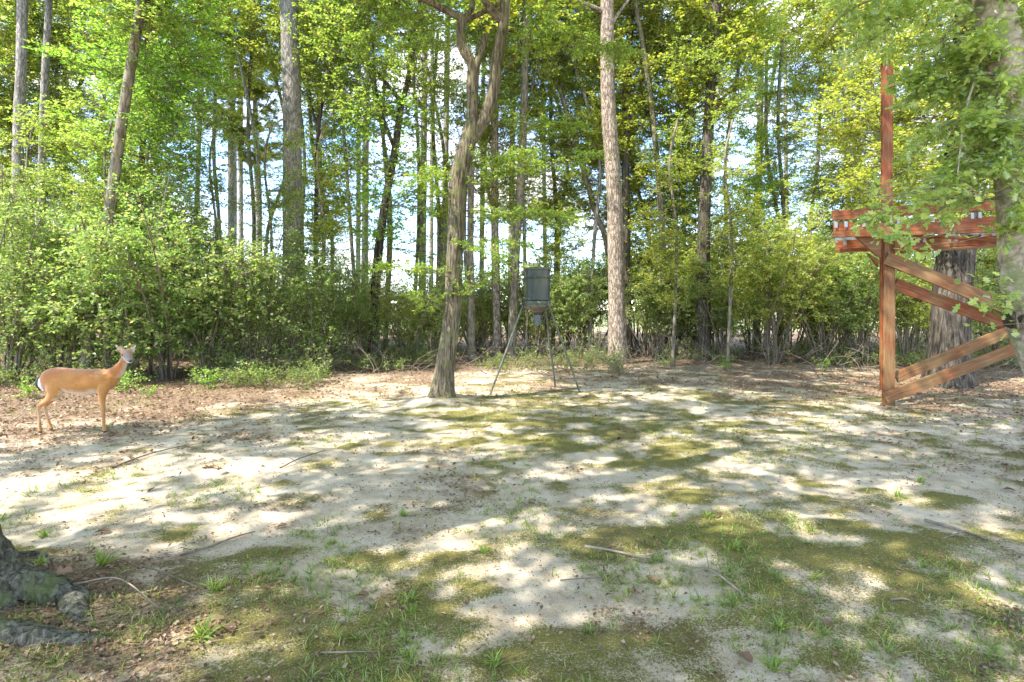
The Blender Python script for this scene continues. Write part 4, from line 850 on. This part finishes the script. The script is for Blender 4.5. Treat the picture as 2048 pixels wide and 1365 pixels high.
def frame():
    red, worn = redwood('red_stain', 0.15), redwood('worn_red_stain', .34)
    galv = simple('galvanised', (.27, .275, .28), .45, metal=.35, var=.15, nscale=12); rt = simple('roof_sheet', (.28, .33, .35), .4, metal=.4, var=.2, nscale=5)
    dF = 9.35; p0 = W(1776, 700, dF); b = np.array([p0[0], p0[1], float(gh(p0[0], p0[1]))])
    t = empty('timber_frame', tuple(b)); tag(t, 'red stained timber platform frame with crossed braces and a tall post', 'timber frame')
    def board(name, a, c, wd, th=.04, mat=red, parent=t, end=None):
        """plank whose centre line runs a -> c (world), wd high, th thick; local x runs along it"""
        a, c = np.array(a), np.array(c); L_ = np.linalg.norm(c-a); u = (c-a)/L_
        V, Fq = bgrid((0, L_), (-th/2, th/2), (-wd/2, wd/2))
        s = min(.004, th*.2); me = bpy.data.meshes.new(name)
        import bmesh
        bm = bmesh.new(); vv = [bm.verts.new(v) for v in V]; [bm.faces.new([vv[i] for i in f]) for f in Fq]
        bmesh.ops.recalc_face_normals(bm, faces=bm.faces); bmesh.ops.bevel(bm, geom=bm.edges[:], offset=s, segments=1, affect='EDGES'); bm.to_mesh(me); bm.free(); me.materials.append(mat)
        o = ob(name, me, parent); o.location = a-b
        if abs(u[2]) > .999: o.rotation_euler = (0, -PI/2, 0)
        else: o.rotation_euler = (0, -math.asin(u[2]), math.atan2(u[1], u[0]))
        return o
    def bb(name, x0, y0, x1, y1, wpx, d0, d1, th=.04, mat=red): return board(name, W(x0, y0, d0), W(x1, y1, d1), wpx*(d0+d1)/2/F, th, mat)
    # post: lower built-up post, side board, upper post
    bb('post', 1777, 812, 1777, 452, 22, dF, dF, .07, worn)
    bb('post_side_board', 1763, 780, 1763, 490, 5, dF+.03, dF+.03, .05, red)
    bb('upper_post', 1774, 470, 1774, 125, 21, dF+.1, dF+.1, .05, red)
    # three long rails coming closer to the right
    da, db = 9.4, 8.75
    r1 = bb('rail', 1665, 432, 2060, 406, 20, da-.16, db-.16)
    r2 = bb('rail', 1667, 461, 2060, 447, 31, da-.14, db-.14, .045)
    r3 = bb('rail', 1672, 494, 2060, 478, 25, da+.25, db+.25)
    bb('thin_rail', 1800, 470, 2060, 484, 6, da-.02, db+.02, .03); bb('thin_rail', 1800, 505, 2060, 488, 6, da+.12, db+.1, .03, worn)
    bb('roof_sheet', 1672, 478.5, 1722, 477, 5, da+.14, da+.06, .01, rt); bb('roof_sheet', 1900, 470, 2056, 462, 13, da-.2+.25, db+.08, .01, rt)
    # knee gussets either side of the post head
    def prism(name, pts, d0, th, mat):
        f = [W(x, y, d0)-b for x, y in pts]; k = len(f); V = np.array(f+[q+np.array([0, th, 0]) for q in f]); me = bpy.data.meshes.new(name)
        me.from_pydata([tuple(v) for v in V], [], [list(range(k))[::-1], [k+i for i in range(k)]]+[[i, (i+1) % k, k+(i+1) % k, k+i] for i in range(k)]); me.materials.append(mat); me.update(); return ob(name, me, t)
    prism('gusset', [(1712, 474), (1762, 474), (1762, 515), (1754, 512)], dF-.115, .04, red); prism('gusset', [(1790, 474), (1832, 472), (1790, 507)], dF-.115, .04, red)
    prism('gusset', [(1735, 506), (1757, 520), (1757, 535)], dF+.2, .04, worn)
    # braces
    bb('brace', 1772, 516, 2052, 631, 26, dF-.06, 9.0, .04, worn); bb('brace', 1789, 569, 2016, 651, 24, dF+.05, 9.25, .04, red)
    bb('brace', 1791, 756, 2045, 652, 22, dF+.05, 9.15, .04, worn); bb('brace', 1770, 797, 2060, 687, 23, dF-.06, 8.95, .04, worn)
    # hangers along the underside of the rails
    for q, (x, y) in enumerate([(1672, 450), (1692, 449), (1728, 448), (1742, 447), (1758, 437), (1783, 443), (1797, 443), (1866, 439), (1881, 438), (1945, 432), (1960, 431), (1690, 484), (1724, 482), (1673, 480), (1836, 480), (1849, 479), (1899, 478), (1912, 477), (1965, 468), (1995, 460)]):
        dd = da-.17-(x-1665)/395*.65-.012 if y < 455 else da-.05-(x-1665)/395*.6+.25-.05
        a = W(x, y-6, dd); c = W(x, y+6, dd)
        o = board('hanger', c, a, 6.5*dd/F, .006, galv)
        V, Fq = bgrid((.012, .020), (-.006, .006), (-.006, .006))
    for x, y in [(1777, 506), (1777, 790)]:
        c = W(x, y, dF-.12)-b; V, Fq = tube([c, c+np.array([0, -.012, 0])], [.018, .016], 12, 3); V = np.vstack([V, (c+np.array([0, -.013, 0]))[None]]); k = len(V)-1
        mk('bolt', [(V[:-1], Fq, 0, None), (np.vstack([V[k-12:k], V[k:]]), np.array([[i, (i+1) % 12, 12] for i in range(12)]), 0, None)], worn, t)
frame()

# ------------------------------------------------------------------ the deer
def deer():
    x0, y0 = (68+ (700/5.687) -48 + 0 - 1024+0)/F, 0
    px = 20+700/5.687; d = 7.1; loc = ((px-CX)/F*d, d-.02, float(gh((px-CX)/F*d, d)))
    t = empty('deer', loc, R(0)); tag(t, 'tan whitetail doe standing side on with head turned to camera', 'deer')
    K = 881.0
    def c2(cx, cy): return (cx-700)/K, (1198-cy)/K
    def limb(st, n=24, rings=40):
        """st: (cx, cy, y, radius in the side plane, radius across)"""
        A = np.array([[*c2(s[0], s[1]), s[2], s[3], s[4]] for s in st]); A[:, 0] -= .8*A[:, 2]; A = spline(A, rings)
        C = np.stack([A[:, 0], A[:, 2], A[:, 1]], -1); T = np.gradient(C, axis=0); T[:, 1] = 0; T /= np.linalg.norm(T, axis=1)[:, None]
        Nn = np.stack([-T[:, 2], 0*T[:, 0], T[:, 0]], -1); Y = np.array([0, 1., 0]); th = np.linspace(0, 2*PI, n, endpoint=False)
        V = C[:, None]+Nn[:, None]*(np.cos(th)[None, :, None]*A[:, 3][:, None, None])+Y*(np.sin(th)[None, :, None]*A[:, 4][:, None, None])
        i = np.arange(rings-1)[:, None]*n; j = np.arange(n)[None]; j2 = (j+1) % n
        Fq = np.stack([i+j, i+j2, i+n+j2, i+n+j], -1).reshape(-1, 4)
        V = np.vstack([V.reshape(-1, 3), C[0], C[-1]]); k = len(V)
        caps = np.array([[k-2, (q+1) % n, q, q] for q in range(n)]+[[k-1, (rings-1)*n+q, (rings-1)*n+(q+1) % n, (rings-1)*n+(q+1) % n] for q in range(n)])
        return V, Fq, caps[:, :3]
    def free(pts, rx, n=20, rings=24):
        pts = [(p[0]-.8*p[1], p[1], p[2]) for p in pts]
        V, Fq = tube(pts, rx, n, rings); C0_, C1_ = V[:n].mean(0), V[-n:].mean(0); V = np.vstack([V, C0_, C1_]); k = len(V)
        return V, Fq, np.array([[k-2, (q+1) % n, q] for q in range(n)]+[[k-1, (rings-1)*n+q, (rings-1)*n+(q+1) % n] for q in range(n)])
    body = [(388, 600, 0, .045, .05), (410, 598, 0, .088, .08), (460, 595, 0, .122, .115), (530, 592, 0, .142, .135), (620, 600, 0, .148, .145), (750, 622, 0, .162, .155), (880, 632, 0, .166, .155), (1000, 622, 0, .158, .14),
            (1080, 612, 0, .148, .12), (1150, 596, 0, .122, .10), (1200, 575, 0, .09, .075)]
    neck = [(1090, 610, 0, .12, .09), (1165, 568, 0, .108, .075), (1228, 520, 0, .088, .06), (1272, 465, 0, .068, .052), (1300, 410, 0, .052, .047), (1322, 360, .01, .045, .045), (1330, 330, .01, .04, .045)]
    hn = [(500, 600, -.05, .10, .07), (525, 680, -.075, .118, .07), (530, 740, -.085, .095, .062), (480, 800, -.088, .062, .045), (415, 850, -.088, .040, .030), (360, 885, -.088, .031, .024), (350, 925, -.088, .026, .020), (354, 1000, -.088, .022, .017), (357, 1090, -.088, .020, .016),
          (358, 1150, -.088, .023, .019), (368, 1195, -.092, .024, .020)]
    hf = [(510, 620, .05, .09, .07), (535, 740, .075, .08, .055), (495, 810, .08, .055, .04), (440, 880, .08, .036, .026), (412, 930, .08, .027, .021), (425, 1000, .08, .021, .017), (447, 1080, .08, .019, .016), (468, 1140, .08, .021, .018), (490, 1192, .08, .024, .02)]
    fn = [(1085, 620, -.055, .10, .055), (1070, 700, -.07, .078, .05), (1058, 770, -.075, .05, .038), (1058, 850, -.075, .038, .028), (1068, 930, -.075, .031, .024), (1072, 990, -.075, .023, .019), (1076, 1060, -.075, .020, .016), (1080, 1130, -.075, .022, .018), (1092, 1192, -.08, .024, .02)]
    ff = [(s[0]+4, s[1], -s[2], s[3]*.9, s[4]) for s in fn]
    head = free([(.700, .055, .985), (.712, .03, 1.0), (.722, -.01, 1.003), (.732, -.05, .99), (.742, -.095, .962), (.750, -.135, .935), (.753, -.160, .925), (.754, -.170, .922)], [.03, .054, .064, .056, .040, .031, .027, .014])
    jaw = free([(.715, .02, .955), (.728, -.04, .945), (.742, -.10, .925), (.75, -.14, .915)], [.04, .038, .028, .02], rings=14)
    parts = [limb(q) for q in (body, neck, hn, hf, fn, ff)]+[head, jaw]
    me = mk('raw', [x for V, Fq, cp in parts for x in ((V, Fq, 0, None),)], TW, link=False)
    # include caps (separate islands share positions, closing the tubes for the voxel pass)
    Vs, fs, off = [], [], 0
    for V, Fq, cp in parts: Vs.append(V); fs += [tuple(int(i)+off for i in f) for f in Fq]+[tuple(int(i)+off for i in f) for f in cp]; off += len(V)
    me = bpy.data.meshes.new('deer_raw'); me.from_pydata([tuple(v) for v in np.vstack(Vs)], [], fs); me.update()
    tmp = bpy.data.objects.new('deer_raw', me); COL.objects.link(tmp)
    rm = tmp.modifiers.new('r', 'REMESH'); rm.mode = 'VOXEL'; rm.voxel_size = .0085
    sm = tmp.modifiers.new('s', 'SMOOTH'); sm.factor = .5; sm.iterations = 7
    dg = bpy.context.evaluated_depsgraph_get(); dm = bpy.data.meshes.new_from_object(tmp.evaluated_get(dg)); bpy.data.objects.remove(tmp); bpy.data.meshes.remove(me)
    dm.name = 'deer_body'; n = len(dm.vertices); co = np.zeros(n*3); dm.vertices.foreach_get('co', co); co = co.reshape(-1, 3)
    no = np.zeros(n*3); dm.vertices.foreach_get('normal', no); no = no.reshape(-1, 3)
    X, Y, Z = co.T; nz = fbm(co*9, 5, 3)-.5; nf = fbm(co*26, 6, 3)-.5
    tan = np.array([.42, .19, .048]); rich = np.array([.36, .125, .028]); pale = np.array([.66, .57, .45]); grey = np.array([.22, .19, .17])
    s = np.clip((Z-.62)/.2+nz*1.4, 0, 1)[:, None]; c = tan*(1-s)+rich*s
    leg = np.clip((.48-Z)/.2, 0, 1)[:, None]; c = c*(1-leg)+np.array([.40, .205, .075])*leg
    sh = (np.exp(-(((X-.44)/.09)**2+((Z-.76)/.035)**2))*np.clip(.5+nf*4, 0, 1))[:, None]; c = c*(1-sh*.5)+np.array([.72, .46, .24])*sh*.5  # highlight on the shoulder, painted into the coat
    def mixc(c, k, col): k = np.clip(k, 0, 1)[:, None]; return c*(1-k)+col*k
    c = mixc(c, (X > -.15)*(X < .42)*np.clip((-no[:, 2]-.45)*3+nz, 0, 1)*(Z > .42)*(Z < .6), pale)           # belly
    c = mixc(c, (Z < .55)*(Z > .15)*np.clip(no[:, 1]*np.sign(-Y)*2.0*0+no[:, 0]*(X < 0)*1.4-.55, 0, 1), pale*.95)   # front of hind legs
    c = mixc(c, np.clip((-X-.325)*22, 0, 1)*(Z > .48)*(Z < .78)*.9, pale)                                      # rump patch
    c = mixc(c, (X > .60)*(Z > .7)*(Z < .96)*np.clip(no[:, 0]*1.5-.35, 0, 1)*.6, pale)                          # throat
    hd = (Z > .9)*(X > .6); c = mixc(c, hd*.35, np.array([.42, .28, .17])); c = mixc(c, hd*np.clip((-Y-.065)*22, 0, 1)*.8, grey)
    c = mixc(c, hd*np.clip((-Y-.06)*30, 0, 1)*(no[:, 2] < -.35), pale); c = mixc(c, (Z < .03)*1.0, np.array([.04, .035, .03]))
    c = c*(1+nf[:, None]*.25)
    at = dm.attributes.new('coat', 'FLOAT_COLOR', 'POINT'); at.data.foreach_set('color', np.concatenate([c, np.ones((n, 1))], 1).ravel())
    m, nt_, out = nodes('deer_coat'); l = nt_.links.new; a = N(nt_, 'ShaderNodeAttribute', attribute_name='coat'); tcn = N(nt_, 'ShaderNodeTexCoord'); mp = N(nt_, 'ShaderNodeMapping'); mp.inputs['Scale'].default_value = (30, 60, 90)
    z_ = N(nt_, 'ShaderNodeTexNoise'); z_.inputs['Scale'].default_value = 3; z_.inputs['Detail'].default_value = 4; l(tcn.outputs['Object'], mp.inputs['Vector']); l(mp.outputs[0], z_.inputs['Vector'])
    r_ = ramp(nt_, [(.3, (.66, .62, .58)), (.7, (1.2, 1.2, 1.18))]); l(z_.outputs['Fac'], r_.inputs['Fac']); mx = N(nt_, 'ShaderNodeMixRGB', blend_type='MULTIPLY'); mx.inputs['Fac'].default_value = 1; l(a.outputs['Color'], mx.inputs['Color1']); l(r_.outputs[0], mx.inputs['Color2'])
    p = N(nt_, 'ShaderNodeBsdfPrincipled'); p.inputs['Roughness'].default_value = .75; p.inputs['Specular IOR Level'].default_value = .25; p.inputs['Sheen Weight'].default_value = .25
    bu = N(nt_, 'ShaderNodeBump'); bu.inputs['Strength'].default_value = .35; bu.inputs['Distance'].default_value = .004; l(z_.outputs['Fac'], bu.inputs['Height']); l(bu.outputs[0], p.inputs['Normal']); l(mx.outputs[0], p.inputs['Base Color']); l(p.outputs[0], out.inputs['Surface'])
    dm.materials.clear(); dm.materials.append(m); dm.polygons.foreach_set('use_smooth', np.ones(len(dm.polygons), bool)); ob('body', dm, t)
    earm = simple('deer_ear', (.50, .33, .22), .8, var=.25, nscale=30, c2=(.72, .6, .5)); wht = simple('white_fur', (.75, .70, .62), .9, var=.12, nscale=40); dk = simple('dark_fur', (.035, .03, .03), .8, var=.4, nscale=40)
    for bs, tp, sgn in [((.678, .02, 1.022), (.582, .0, 1.118), 1), ((.765, .02, 1.030), (.838, .0, 1.120), -1)]:
        bs, tp = np.array(bs), np.array(tp); u = tp-bs; Ln = np.linalg.norm(u); u /= Ln; sd = np.cross(u, [0, 1, 0]); sd /= np.linalg.norm(sd); rows = []
        for q in np.linspace(0, 1, 9):
            w_ = .036*math.sin(min(1, .25+q*1.0)*PI*.9)**.8*(1 if q < .95 else .25); dep = .018*math.sin(min(1, q+.15)*PI)
            for a in np.linspace(-1, 1, 7): rows.append(bs+u*Ln*q+sd*w_*a+np.array([0, 1, 0])*(dep*(1-a*a)))
        V = np.array(rows); V2 = V+np.array([0, .004, 0]); i = np.arange(8)[:, None]*7; j = np.arange(6)[None]; f = np.stack([i+j, i+j+1, i+8+j, i+7+j], -1).reshape(-1, 4)
        mk('ear', [(V, f, 0, None), (V2, f, 0, None)], earm, t, smooth=True)
    def ball(name, c, r, mat, sc_=(1, 1, 1)):
        th = np.linspace(0, 2*PI, 12, endpoint=False); ph = np.linspace(0.01, PI-.01, 9); V = np.array([[math.sin(p_)*math.cos(a), math.sin(p_)*math.sin(a), math.cos(p_)] for p_ in ph for a in th])*r*np.array(sc_)
        i = np.arange(8)[:, None]*12; j = np.arange(12)[None]; j2 = (j+1) % 12; o = mk(name, [(V, np.stack([i+j, i+j2, i+12+j2, i+12+j], -1).reshape(-1, 4), 0, None)], mat, t, smooth=True); o.location = c; return o
    eye = simple('deer_eye', (.008, .006, .005), .1, spec=.8, bump=0)
    ball('eye', (.734, -.085, 1.0), .0135, eye); ball('eye', (.815, -.022, 1.0), .0135, eye)
    ball('nose', (.7545+.133, -.166, .928), .020, simple('deer_nose', (.02, .018, .018), .35), (1.15, .7, .8))
    V, Fq = tube([(-.368, 0, .735), (-.408, 0, .68), (-.418, 0, .61), (-.388, 0, .53)], [.018, .027, .030, .008], 12, 20); tl = mk('tail', [(V*[1, 1, 1], Fq, 0, None)], dk, t, smooth=True)
    V, Fq = tube([(-.345, 0, .73), (-.362, 0, .66), (-.362, 0, .60), (-.335, 0, .525)], [.02, .036, .036, .012], 12, 20); mk('tail_underside', [(V*[1, 1.3, 1], Fq, 0, None)], wht, t, smooth=True)
deer()
